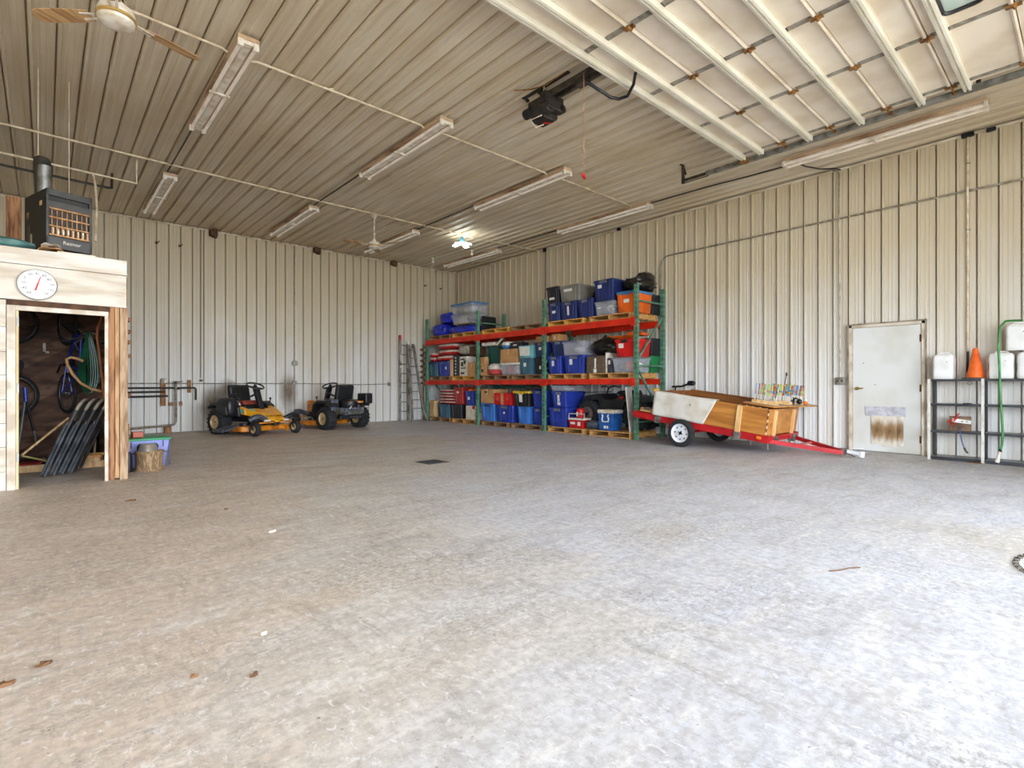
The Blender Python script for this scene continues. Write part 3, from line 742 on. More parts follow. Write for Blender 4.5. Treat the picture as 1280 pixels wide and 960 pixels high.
MB().box((-.052, -.26, .575), (-.036, .27, .725)).box((-.056, -.26, .70), (-.05, .27, .725)).build('flap_bracket', M_FLAPTOP, door, bevel=.003)
for i, (a, b, zz) in enumerate(((.19, .015, .13), (.03, -.16, .10), (-.15, -.235, .12))):
    q = MB().sheet(lambda u, v: (-.008 * math.sin(u * PI) - .012 * (1 - v) * v, (a - b) * (u - .5), (v - .5) * (.58 - zz)), 8, 6)
    fo = q.build('pet_flap', M_FLAP, door, solid=.006); fo.location = (-.046 - .006 * i, (a + b) / 2, (zz + .58) / 2)

# ------------------------------------------------------------------ the storage shed in the left corner
M_PLANKW = mat('weathered_white_plank', hexc(226, 219, 207), 0.6, c2=hexc(204, 190, 170), scale=3.5, stretch=(.5, 1, 3), bump=.12, bscale=18)
M_PLANKW2 = mat('weathered_white_plank_b', hexc(220, 211, 196), 0.6, c2=hexc(196, 181, 158), scale=3.5, stretch=(.5, 1, 3), bump=.12, bscale=18)
M_STUDA = mat('raw_stud_red', hexc(172, 124, 84), 0.75, c2=hexc(116, 72, 42), scale=5, stretch=(7, 7, .7), bump=.25)
M_STUDB = mat('raw_stud_tan', hexc(198, 158, 112), 0.75, c2=hexc(146, 102, 64), scale=5, stretch=(7, 7, .7), bump=.25)
M_STUDC = mat('raw_post_grey', hexc(188, 158, 124), 0.75, c2=hexc(140, 106, 76), scale=5, stretch=(6, 6, .8), bump=.25)
M_DKWOOD = [mat('dark_board_%d' % i, hexc(*a), 0.75, c2=hexc(*b), scale=4, stretch=(1, 1, 3), bump=.2) for i, (a, b) in enumerate((((122, 88, 66), (84, 58, 44)), ((106, 74, 56), (72, 48, 36)), ((138, 104, 80), (92, 64, 48))))]
M_PINE = mat('pine_board', hexc(222, 186, 134), 0.65, c2=hexc(192, 148, 96), scale=4, stretch=(5, 5, .6), bump=.12)
M_JAMB = mat('yellowed_jamb', hexc(226, 204, 158), 0.55, c2=hexc(206, 178, 128), scale=3, stretch=(3, 3, .5))
YS = 7.367
shed = struct(MB().box((.66, YS + .09, .0), (.685, 9.62, 2.44)).box((-1.7, YS + .04, 2.44), (.695, 9.66, 2.472)).box((-1.7, 9.62, 0), (.685, 9.65, 2.44)).box((-1.7, YS + .04, 0), (-1.68, 9.62, 2.44)).build('wall_shed', M_DKWOOD[0]))
def shed_plank(a, b, m, name='plank', bev=.003):
    return MB().box(a, b).build(name, m, shed, bevel=bev)
shed_plank((-1.7, YS - .012, 2.312), (.697, YS + .03, 2.478), M_PLANKW)
shed_plank((-1.7, YS, 1.945), (.693, YS + .03, 2.308), M_PLANKW2)
zz = 0.0
for i, h in enumerate((.19, .25, .24, .24, .25, .24, .25, .277)):
    shed_plank((-1.7, YS, zz + .002), (-.293, YS + .03, zz + h - .002), (M_PLANKW, M_PLANKW2)[i % 2]); zz += h
shed_plank((-.292, YS - .004, 1.885), (.545, YS + .02, 1.943), M_BROWNWD)
shed_plank((-.288, YS - .012, 0), (-.222, YS + .025, 1.885), M_FRAMEW, 'door_trim')
shed_plank((-.222, YS - .012, 1.835), (.53, YS + .025, 1.885), M_FRAMEW, 'door_trim')
shed_plank((.497, YS - .012, 0), (.53, YS + .025, 1.835), M_FRAMEW, 'door_trim')
shed_plank((-.222, YS + .01, 0), (-.20, YS + .13, 1.835), M_JAMB, 'door_jamb')
shed_plank((.51, YS + .026, 0), (.53, YS + .13, 1.835), M_STUDA, 'door_jamb')
for z in (1.72, 1.04, .33): shed_plank((-.214, YS + .006, z - .05), (-.197, YS + .05, z + .05), M_GALV, 'hinge', .002)
shed_plank((.532, YS + .02, .0), (.588, YS + .09, 1.943), M_STUDA, 'stud')
shed_plank((.59, YS + .005, .02), (.628, YS + .09, 1.943), M_STUDB, 'stud')
shed_plank((.632, YS - .006, .0), (.708, YS + .09, 1.943), M_STUDC, 'post', .006)
for z in (1.83, 1.69, 1.57, 1.41, .95): shed_plank((.686, YS + .12, z - .02), (.745, YS + .40, z + .02), M_STUDA, 'girt_end')
shed_plank((.70, YS + .1, .30), (.73, YS + .16, .62), M_STUDB, 'cleat')
shed_plank((.698, YS - .008, 2.33), (.702, YS + .026, 2.44), mat('blue_tape', hexc(62, 140, 168), .5), 'blue_tape', 0)
shed_plank((.698, YS - .006, 1.96), (.701, YS + .02, 2.29), M_RUST, 'edge_strip', 0)
# diagonal dark boards lining the back of the shed, clipped to the wall
def clip(poly, x0, x1, z0, z1):
    def cut(P, f, ip):
        out = []
        for i in range(len(P)):
            a, b = P[i - 1], P[i]
            if f(b):
                if not f(a): out.append(ip(a, b))
                out.append(b)
            elif f(a): out.append(ip(a, b))
        return out
    def ix(x): return lambda a, b: (x, a[1] + (b[1] - a[1]) * (x - a[0]) / (b[0] - a[0]))
    def iz(z): return lambda a, b: (a[0] + (b[0] - a[0]) * (z - a[1]) / (b[1] - a[1]), z)
    for f, ip in ((lambda p: p[0] >= x0, ix(x0)), (lambda p: p[0] <= x1, ix(x1)), (lambda p: p[1] >= z0, iz(z0)), (lambda p: p[1] <= z1, iz(z1))):
        poly = cut(poly, f, ip)
        if not poly: return poly
    return poly
ca, sa = math.cos(math.radians(33)), math.sin(math.radians(33))
for i in range(-14, 26):
    t0, t1 = i * .15, i * .15 + .143
    poly = clip([(-4 * ca - t0 * sa, -4 * sa + t0 * ca), (4 * ca - t0 * sa, 4 * sa + t0 * ca), (4 * ca - t1 * sa, 4 * sa + t1 * ca), (-4 * ca - t1 * sa, -4 * sa + t1 * ca)], -1.0, .655, .02, 2.42)
    if len(poly) > 2: MB().prism(poly, 9.598 - .004 * (i % 3), 9.618, 'y').build('board', M_DKWOOD[i % 3], shed)
shed_plank((-1.0, 8.75, .0), (.655, 9.59, .075), M_DKWOOD[0], 'platform')
shed_plank((-.9, 8.70, .0), (.655, 8.745, .085), M_PINE, 'sill')
for yy in (8.0, 8.9): shed_plank((.615, yy, .0), (.658, yy + .05, 2.43), M_STUDA, 'stud')

# round thermometer over the doorway
M_DIAL = mat('dial_white', hexc(240, 238, 234), 0.35, c2=hexc(230, 226, 218))
M_INK = mat('dial_ink', hexc(24, 24, 26), 0.5)
M_NEEDLE = mat('needle_red', hexc(206, 20, 40), 0.4)
t = thing('thermometer', 'round white dial thermometer with a red needle over the shed doorway', 'thermometer', (-.058, YS - .012, 2.112))
MB().lathe([(.155, 0), (.158, .018), (.150, .024)], n=40, axis=(0, -1, 0)).build('case', M_BOX, t, smooth=True)
MB().cyl((0, -.018, 0), (0, -.0255, 0), .151, n=40).build('dial', M_DIAL, t)
for i in range(11):
    v = -60 + 20 * i; a = math.radians(232 - i * 28.4)
    lettering(str(v), .036 if abs(v) < 100 else .031, M_INK, t, (math.cos(a) * .112, -.027, math.sin(a) * .112), (PI / 2, 0, 0), 'numeral', .0006)
tk_ = MB()
for i in range(31):
    a = math.radians(232 - i * 284 / 30.0); c = Vector((math.cos(a), 0, math.sin(a)))
    tk_.beam(c * .136 + Vector((0, -.0265, 0)), c * .147 + Vector((0, -.0265, 0)), .003, .001, up=(0, 1, 0))
tk_.build('tick_marks', M_INK, t)['kind'] = 'stuff'
MB().prism([(-.024, -.062), (-.006, -.064), (.030, .085), (.024, .087)], -.030, -.028, 'y').build('needle', M_NEEDLE, t)
MB().cyl((0, -.026, 0), (0, -.033, 0), .008, n=10).build('hub', M_NEEDLE, t)
t = thing('wall_clock', 'edge of a round white wall disc on the white planks left of the shed doorway', 'clock', (-.44, YS - .002, 1.545))
MB().lathe([(.10, 0), (.105, .02), (.09, .03)], n=32, axis=(0, -1, 0)).build('case', M_WHITE, t, smooth=True)
MB().cyl((0, -.028, 0), (0, -.033, 0), .085, n=32).build('dial', M_DIAL, t)

# unit heater hanging over the shed
M_HTR = mat('heater_charcoal', hexc(74, 72, 68), 0.45, metal=.3, c2=hexc(60, 58, 54), scale=4)
M_HTRS = mat('heater_side_dark', hexc(46, 44, 40), 0.5, metal=.2, c2=hexc(36, 34, 30), scale=4)
M_COPPER = mat('copper_louvre', hexc(184, 136, 86), 0.4, metal=.5, c2=hexc(136, 92, 52), scale=12)
M_BURN = mat('burner_tip', hexc(216, 206, 184), 0.4, metal=.4, c2=hexc(170, 130, 90), scale=14)
ht = thing('unit_heater', 'charcoal unit heater with copper louvres hanging above the shed', 'heater', (.205, 7.62, 2.56), rz=math.radians(17))
W, D, Hh = .205, .62, .64
MB().box((-W, .02, 0), (W, D, Hh)).build('cabinet', M_HTRS, ht, bevel=.006)
m = MB().box((-W, -.01, 0), (-W + .025, .02, Hh)).box((W - .025, -.01, 0), (W, .02, Hh)).box((-W, -.01, 0), (W, .02, .13)).box((-W, -.01, Hh - .07), (W, .02, Hh)).box((-W, -.012, Hh - .20), (W, .02, Hh - .125))
m.build('front_frame', M_HTR, ht, bevel=.004)
MB().box((-W + .025, .012, .13), (W - .025, .022, Hh - .19)).build('grille_back', M_HTRS, ht)
for i in range(4):
    z = .145 + i * .095
    MB().box((-W + .026, -.012, z - .006), (W - .026, .012, z + .010)).build('louvre', M_COPPER, ht)
for i in range(8):
    x = -W + .05 + i * (2 * W - .1) / 7
    MB().box((x - .004, -.006, .15), (x + .004, .012, .42)).build('grille_bar', M_COPPER, ht)
    MB().lathe([(.006, 0), (.012, .03), (.008, .06), (.011, .07)], c=(x + .012, -.006, .155), n=8).build('burner_tip', M_BURN, ht, smooth=True)
lettering('Reznor', .055, M_WHITE, ht, (.02, -.0115, .075), (PI / 2, 0, 0))
MB().cyl((-.12, .32, Hh), (-.12, .32, Hh + .33), .062, n=18).build('flue', M_GALV, ht, smooth=True)
MB().tube([(-.12, .32, Hh + .32), (-.12, .34, Hh + .38), (-.12, .42, Hh + .41), (1.55, 5.95, Hh + .41)], .064, 14).build('flue_upper', M_PIPEBLK, ht, smooth=True)
for (x, y) in ((-.12, .50), (.18, .55)): MB().cyl((x, y, Hh), (x, y, ZC - 2.57), .004, n=6).build('hanger_rod', M_CONDW, ht)
for (y, z, w, h, mm) in ((.52, .42, .06, .07, M_COPPER), (.42, .12, .05, .16, M_BURN), (.14, .50, .07, .05, M_PINE), (.50, .2, .08, .2, M_HTR)):
    MB().box((-W - .002, y - w / 2, z - h / 2), (-W, y + w / 2, z + h / 2)).build('data_plate', mm, ht)
pipe_thing('gas_line', 'thin pale gas pipe running under the ceiling to the unit heater', 'pipe',
   [[(-1.3, 10.10, 4.32), (-.46, 10.16, 4.30), (.55, 10.24, 4.30), (1.1, 10.28, 4.30), (1.1, 10.28, ZC - .02)], [(.55, 10.24, 4.30), (.57, 10.1, 4.1), (.58, 9.95, 3.7), (.56, 9.9, 3.2)]], .016, M_CONDW)
pipe_thing('black_gas_line', 'dark pipe turning up to the ceiling behind the heater flue', 'pipe', [[(-1.3, 11.0, 4.40), (.8, 11.15, 4.40), (.85, 11.2, 4.42), (.86, 11.25, ZC - .02)]], .02, M_PIPEBLK)
tag(MB().box((-.36, 9.0, 2.478), (-.22, 9.14, 3.42)).build('timber_offcut', M_STUDA, bevel=.006), 'reddish timber offcut standing on the shed roof behind the heater', 'timber')
# things lying on the shed roof
M_TARP = mat('teal_tarp', hexc(86, 128, 120), 0.5, c2=hexc(52, 90, 88), scale=7, bump=.3, bscale=12)
M_CARD = mat('cardboard', hexc(198, 150, 98), 0.75, c2=hexc(178, 130, 80), scale=4)
M_PAPER = mat('old_paper', hexc(230, 220, 200), 0.7, c2=hexc(204, 188, 158), scale=6)
tag(MB().blob((-.46, 7.60, 2.545), (.38, .17, .065), 26, 10, .18, 4, 3, power=.8).build('folded_tarp', M_TARP, smooth=True), 'folded teal tarp lying on the front edge of the shed roof', 'tarp')
def curl(x0, x1, y0, y1, z, h):
    return lambda u, v: (x0 + (x1 - x0) * u, y0 + (y1 - y0) * v, z + h * math.sin(u * PI) * (1 - .5 * v) + .012 * math.sin(9 * u + 4 * v))
tag(MB().sheet(curl(-.06, .16, 7.40, 7.60, 2.488, .045), 14, 6).build('cardboard_sheet', M_CARD, solid=.006), 'curled cardboard sheet on the shed roof beside the teal tarp', 'cardboard')
tag(MB().sheet(curl(-.03, .13, 7.37, 7.52, 2.535, .03), 14, 6).build('paper_sheet', M_PAPER, solid=.003), 'curled sheet of paper lying over the cardboard on the shed roof', 'paper')
tag(MB().box((.10, 7.38, 2.479), (.42, 7.50, 2.498)).build('paper_stack', M_PAPER, bevel=.003), 'flat stack of old papers under the heater on the shed roof', 'papers')

# ------------------------------------------------------------------ inside the shed
M_CHROME = mat('chrome', hexc(196, 196, 196), 0.25, metal=.9)
M_BLUEF = mat('blue_bike_paint', hexc(44, 70, 170), 0.3, c2=hexc(30, 46, 120))
M_YELF = mat('yellow_bike_paint', hexc(222, 164, 40), 0.35, c2=hexc(190, 130, 24))
M_NAVYF = mat('dark_bike_paint', hexc(40, 46, 62), 0.35, c2=hexc(28, 32, 44))
def bicycle(label, m_frame, loc, rot, wr=.30):
    t = thing('bicycle', label, 'bicycle', loc, rot=rot, group='bicycles hung in the shed')
    wb = 1.0
    for x in (0, wb):
        w = MB().torus((x, 0, wr), wr - .022, .022, (0, 1, 0), 30, 8).build('tyre', M_RUBBER, t, smooth=True)
        MB().torus((x, 0, wr), wr - .046, .010, (0, 1, 0), 30, 6).build('rim', M_CHROME, w, smooth=True)
        s = MB()
        for k in range(14):
            a = 2 * PI * k / 14; s.cyl((x, (-1) ** k * .02, wr), (x + math.cos(a) * (wr - .05), 0, wr + math.sin(a) * (wr - .05)), .0018, n=4, caps=False)
        s.cyl((x, -.03, wr), (x, .03, wr), .018, n=8); s.build('spokes', M_CHROME, w)
    bb = (.42, 0, .28); st = (.33, 0, .70); hd = (.82, 0, .76); hb = (.85, 0, .62)
    f = MB()
    for a, b, r in ((bb, st, .016), (st, hd, .015), (bb, hb, .02), (hd, hb, .018)): f.cyl(a, b, r, n=10)
    for s in (-1, 1):
        f.cyl((bb[0], 0, bb[2]), (0, s * .06, wr), .010, n=8); f.cyl((st[0], 0, st[2]), (0, s * .06, wr), .009, n=8)
    f.build('frame', m_frame, t, smooth=True)
    q = MB()
    for s in (-1, 1): q.tube([(hb[0], s * .02, hb[2]), (hb[0] + .02, s * .05, hb[2] - .04), (wb, s * .055, wr)], .013, 8)
    q.build('fork', M_BLACKM, t, smooth=True)
    MB().tube([(hd[0] - .10, -.29, .93), (hd[0] - .06, -.15, .94), (hd[0] - .02, 0, .92), (hd[0] - .06, .15, .94), (hd[0] - .10, .29, .93)], .012, 8).cyl((hd[0], 0, .74), (hd[0] - .02, 0, .93), .015, n=8).build('handlebar', M_CHROME, t, smooth=True)
    for s in (-1, 1): MB().cyl((hd[0] - .095, s * .19, .932), (hd[0] - .10, s * .30, .93), .018, n=10).build('grip', M_BLACK, t, smooth=True)
    MB().cyl(st, (.29, 0, .86), .013, n=8).prism([(.14, .86), (.40, .88), (.40, .90), (.14, .92)], -.04, .04, 'y').build('saddle', M_BLACK, t, bevel=.012)
    MB().cyl((bb[0], -.05, bb[2]), (bb[0], .05, bb[2]), .02, n=8).lathe([(.085, 0), (.09, .004), (.085, .008)], c=(bb[0], -.05, bb[2]), n=20, axis=(0, -1, 0)).beam((bb[0], -.07, bb[2]), (bb[0] + .12, -.07, bb[2] + .12), .02, .012).beam((bb[0], .07, bb[2]), (bb[0] - .12, .07, bb[2] - .12), .02, .012).build('crank', M_BLACKM, t)
    return t
# hung by the front wheel: local +x (front) points up
bk = bicycle('blue bicycle hung by its front wheel on the dark boards of the shed', M_BLUEF, (.14, 9.595, .96), None)
bk.scale = (.92, .92, .92)
bk.rotation_euler = Matrix(((0, .96, .28), (0, .28, -.96), (-1, 0, 0))).transposed().to_euler() if False else Matrix(((.0, 1.0, .0), (.0, .0, -1.0), (1.0, .0, .0))).to_euler()
bk.rotation_euler.rotate(Euler((0, 0, .32)))
b2 = bicycle('dark bicycle with a yellow tube hung at the left side of the shed doorway', M_NAVYF, (-.05, 9.50, .93), None)
b2.rotation_euler = Matrix(((.0, 1.0, .0), (.0, .0, -1.0), (1.0, .0, .0))).to_euler()
b2.rotation_euler.rotate(Euler((0, 0, -1.2)))
MB().cyl((.42, 0, .28), (.56, 0, .45), .023, n=10).build('down_tube', M_YELF, b2, smooth=True)
b2.scale = (.95, .95, .95)

tag(MB().box((-.02, 9.55, 1.50), (.045, 9.59, 1.53)).box((-.02, 9.55, 1.50), (.01, 9.59, 1.64)).build('white_bracket', M_WHITE, bevel=.003), 'small white L-shaped bracket on the dark boards inside the shed', 'bracket')
t = thing('tripod_stand', 'silver and blue folding tripod stand leaning in the shed beside the left jamb', 'tripod', (-.20, 8.6, .09))
MB().cyl((.02, .02, .95), (.03, .02, .78), .022, n=10).build('head', M_BLUEF, t, smooth=True)
for (a, b, mm) in (((.02, .02, .8), (-.06, .02, -.005), M_CHROME), ((.03, .02, .8), (.10, .03, .42), M_BLACKM), ((.10, .03, .42), (.13, .03, .24), M_CHROME)):
    MB().cyl(a, b, .015, n=8).build('leg', mm, t, smooth=True)
tag(MB().cyl((-.20, 8.25, .26), (.22, 8.52, .66), .013, n=8).build('pole', M_PINE, smooth=True), 'long pale wooden pole slanting across the shed behind the folded chairs', 'pole')
tag(MB().cyl((-.20, 8.30, .25), (.06, 8.62, .12), .011, n=8).build('pole', mat('yellowed_pole', hexc(190, 176, 110), .6), smooth=True), 'short yellowish pole slanting down across the shed floor', 'pole')
t = thing('sled', 'dark red plastic sled lying on the shed floor by the left jamb', 'sled', (-.25, 8.95, .075))
MB().prism([(-.24, 0), (.20, 0), (.25, .05), (.24, .06), (.19, .015), (-.24, .02)], -.12, .14, 'y').build('hull', M_RED, t, bevel=.006)
MB().tube([(.22, -.06, .05), (.26, 0, .06), (.22, .06, .05)], .005, 6).build('rope', M_PAPER, t)

# folding chairs leaning in a stack
M_CHAIRF = mat('grey_chair_tube', hexc(96, 100, 104), 0.4, metal=.4, c2=hexc(64, 68, 72))
M_CHAIRS = mat('beige_chair_seat', hexc(168, 158, 140), 0.5, c2=hexc(134, 124, 108))
def folding_chair():
    t = thing('folding_chair', '', 'folding chair', group='folded chairs leaning in the shed')
    for s in (-1, 1):
        MB().tube([(0, s * .21, .012), (0, s * .21, .40), (.004, s * .20, .82)], .016, 8).build('leg', M_CHAIRF, t, smooth=True)
        MB().tube([(-.035, s * .18, .012), (-.035, s * .18, .5), (-.03, s * .18, .62)], .015, 8).build('leg', M_CHAIRF, t, smooth=True)
        MB().box((-.042, s * .18 - .02, 0), (-.022, s * .18 + .02, .02)).build('foot_cap', M_BLACK, t)
    MB().tube([(.004, -.20, .82), (.012, -.19, .90), (.02, -.13, .95), (.02, .13, .95), (.012, .19, .90), (.004, .20, .82)], .018, 8).build('back_rail', M_CHAIRS, t, smooth=True)
    MB().box((.002, -.18, .70), (.012, .18, .92)).build('backrest', M_CHAIRS, t, bevel=.004)
    MB().box((-.030, -.165, .30), (-.012, .165, .66)).build('seat', M_CHAIRS, t, bevel=.006)
    return t
fc = folding_chair()
labs = ['leftmost of the folded chairs leaning in the shed doorway', 'second folded chair from the left in the shed doorway', 'third folded chair from the left in the shed doorway', 'rightmost of the folded chairs leaning in the shed, against the green hose']
for i in range(4):
    c = fc if i == 0 else copy_tree(fc)
    c.location = (.045 + i * .078, 8.30 + .03 * i, .008); c.rotation_euler = (0, math.radians(20.5 + .5 * i), math.radians(-14)); c['label'] = labs[i]

M_GHOSE = mat('green_hose', hexc(22, 84, 52), 0.4, c2=hexc(12, 52, 32))
M_THOSE = mat('tan_hose', hexc(206, 160, 108), 0.45, c2=hexc(176, 126, 78))
hl = []
for k in range(6):
    for i in range(17):
        a = 2 * PI * i / 16
        w = .012 + .0145 * k; h = .37 - .014 * abs(k - 3) + .02 * math.cos(k * 1.7)
        hl.append((.42 + w * math.sin(a) * (1.15 - .6 * math.cos(a)) + .006 * k - .02, 8.56 + .012 * k, 1.36 + h * math.cos(a) * (1 if math.cos(a) > 0 else 1.08)))
tag(MB().tube(hl, .010, 6).build('green_hose', M_GHOSE, smooth=True), 'dark green garden hose hung in long loops at the right of the shed', 'hose')
hk = thing('wire_hook', 'pale bent wire hook above the green hose in the shed', 'hook', (.40, 8.6, 1.70))
MB().tube([(-.08, .0, .08), (-.03, 0, .03), (.05, .0, .04), (.10, 0, .02)], .008, 6).tube([(.0, .0, .03), (-.07, 0, -.06), (-.12, 0, -.10), (-.08, 0, -.19)], .007, 6).build('wire', M_CHROME, hk)
tag(MB().tube([(.36, 8.50, 1.37), (.30, 8.49, 1.40), (.24, 8.48, 1.41), (.20, 8.48, 1.385), (.21, 8.48, 1.32), (.26, 8.49, 1.20), (.34, 8.50, 1.09), (.44, 8.50, 1.02), (.54, 8.50, .985)], .017, 8).build('tan_hose', M_THOSE, smooth=True), 'stiff tan hose curving in front of the green hose in the shed', 'hose')
tag(MB().tube([(.60, 8.56, 2.12), (.55, 8.56, 1.95), (.505, 8.55, 1.80), (.50, 8.55, 1.68), (.53, 8.56, 1.40), (.56, 8.58, 1.10), (.57, 8.6, .9)], .015, 8).build('orange_cable', mat('rust_orange_cable', hexc(176, 98, 52), .5, c2=hexc(140, 76, 40)), smooth=True), 'rust orange cord hanging down the right side of the shed', 'cord')
t = thing('push_broom', 'pale wooden push broom standing behind the folded chairs', 'broom', (.40, 8.66, .086))
MB().box((-.15, -.03, .0), (.14, .03, .045)).build('bristles', M_PINE, t)
MB().box((-.16, -.032, .045), (.15, .032, .08)).build('head', mat('orange_wood', hexc(222, 160, 92), .6, c2=hexc(196, 130, 66), scale=6), t, bevel=.006)
MB().cyl((.0, 0, .07), (.08, .06, .80), .012, n=8).build('handle', M_PINE, t, smooth=True)
t = thing('squeegee', 'orange wooden scraper with an upright handle at the back of the shed', 'scraper', (.47, 8.82, .076))
MB().box((-.09, -.02, .06), (.12, .02, .10)).box((-.08, -.01, 0), (.11, .01, .06)).build('head', mat('amber_wood', hexc(226, 168, 84), .6, c2=hexc(198, 138, 60), scale=6), t, bevel=.005)
MB().cyl((.02, 0, .09), (.05, .05, .75), .012, n=8).build('handle', M_PINE, t, smooth=True)
t = thing('boot', 'dark rubber boot standing at the back right of the shed', 'boot', (.50, 9.14, .076))
MB().lathe([(.055, 0), (.06, .08), (.055, .25), (.065, .36)], n=14).blob((-.05, -.06, .045), (.06, .10, .045), 12, 7).build('upper', M_BLACK, t, smooth=True)
MB().box((-.10, -.16, 0), (.06, .06, .018)).build('sole', M_RUBBER, t, bevel=.006)

# ------------------------------------------------------------------ beside the shed
M_BARK = mat('stump_bark', hexc(168, 138, 102), 0.9, c2=hexc(122, 96, 68), scale=45, stretch=(1, 1, .3), bump=.8, bscale=30, lo=.40, hi=.56)
M_STWOOD = mat('stump_top', hexc(196, 160, 116), 0.8, c2=hexc(164, 126, 84), scale=10)
M_SSTEEL = mat('stainless', hexc(216, 212, 204), 0.32, metal=.75, c2=hexc(176, 168, 156))
t = thing('tree_stump', 'short bark-covered log stump standing by the shed corner post', 'stump', (.98, 7.93, 0))
sm = MB(); prof = []
for j in range(9):
    z = .245 * j / 8; ring = []
    for i in range(26):
        a = 2 * PI * i / 26; r = (.136 - .012 * math.sin(z / .245 * PI) + (.012 if j == 0 else 0)) * (1 + .07 * noise.noise(Vector((math.cos(a) * 2, math.sin(a) * 2, z * 2))) + .03 * noise.noise(Vector((math.cos(a) * 9, math.sin(a) * 9, z * 3))))
        ring.append((r * math.cos(a) * 1.12, r * math.sin(a), z))
    prof.append(ring)
sm.add([p for r in prof for p in r], [(j * 26 + i, j * 26 + (i + 1) % 26, (j + 1) * 26 + (i + 1) % 26, (j + 1) * 26 + i) for j in range(8) for i in range(26)] + [tuple(range(25, -1, -1))])
sm.build('bark', M_BARK, t, smooth=True)
MB().add(prof[-1], [tuple(range(26))]).build('cut_face', M_STWOOD, t)
t = thing('steel_bowl', 'stainless steel pet bowl upside down on the log stump', 'bowl', (.965, 7.90, .246))
MB().lathe([(.105, 0), (.103, .004), (.085, .080), (.076, .088), (.001, .088)], n=32).build('bowl', M_SSTEEL, t, smooth=True)
MB().torus((0, 0, .004), .104, .004, n=32, k=6).build('rim', M_SSTEEL, t, smooth=True)

# ------------------------------------------------------------------ the pallet rack along the right wall
M_UPR = mat('rack_green', hexc(96, 142, 116), 0.5, c2=hexc(66, 108, 86), scale=7)
M_UPRD = mat('rack_slot_dark', hexc(34, 52, 44), 0.7)
M_BEAM = mat('rack_red', hexc(222, 46, 20), 0.42, c2=hexc(196, 34, 14), scale=4)
RX0, RX1 = 8.58, 9.50
PY = [13.45, 10.98, 8.50, 5.98]
RH = 3.03
rack = thing('pallet_rack', 'long pallet rack with green uprights and red beams along the right wall', 'storage rack', ((RX0 + RX1) / 2, 9.7, 0))
ro = Vector(((RX0 + RX1) / 2, 9.7, 0))
def rb(mb): mb.v = [tuple(Vector(v) - ro) for v in mb.v]; return mb
for iy, y in enumerate(PY):
    for x in (RX0, RX1):
        m = MB(); m.box((x - .035, y - .038, 0), (x + .035, y + .038, RH)); m.box((x - .06, y - .06, 0), (x + .06, y + .06, .008))
        m.cur = 1
        if iy == 3 or x == RX0:
            for k in range(30):
                z = .10 + k * .098
                for s in (-.018, .018):
                    m.box((x - .0362, y + s - .006, z), (x - .034, y + s + .006, z + .034))
                    if iy == 3: m.box((x + s - .006, y - .0392, z), (x + s + .006, y - .037, z + .034))
        rb(m).build('post', [M_UPR, M_UPRD], rack)
    for (za, zb) in ((.34, .34), (1.45, 1.45), (2.72, 2.72), (1.40, .72), (1.55, 2.45)):
        a, b = ((RX0 + .03, y, za), (RX1 - .03, y, zb)) if zb >= za else ((RX0 + .03, y, za), (RX1 - .03, y, .42))
        rb(MB().beam(a, b, .035, .03)).build('brace', M_UPR, rack)
for b in range(3):
    ya, yb = PY[b] - .038, PY[b + 1] + .038
    for x in (RX0, RX1):
        for (zt, h) in ((2.385, .135), (1.19, .115)):
            s = -1 if x == RX0 else 1
            m = MB().box((x - .025, yb + .004, zt - h), (x + .025, ya - .004, zt)).box((x - .03 + .0, yb + .004, zt - h), (x - s * .0 + .03, ya - .004, zt - h + .02))
            bo = rb(m).build('beam', M_BEAM, rack, bevel=.004)
            for (yy) in (ya - .02, yb + .02):
                rb(MB().box((x + s * .028, yy - .055, zt - h - .03), (x + s * .045, yy + .055, zt + .012))).build('beam_connector', M_BEAM, bo, bevel=.003)

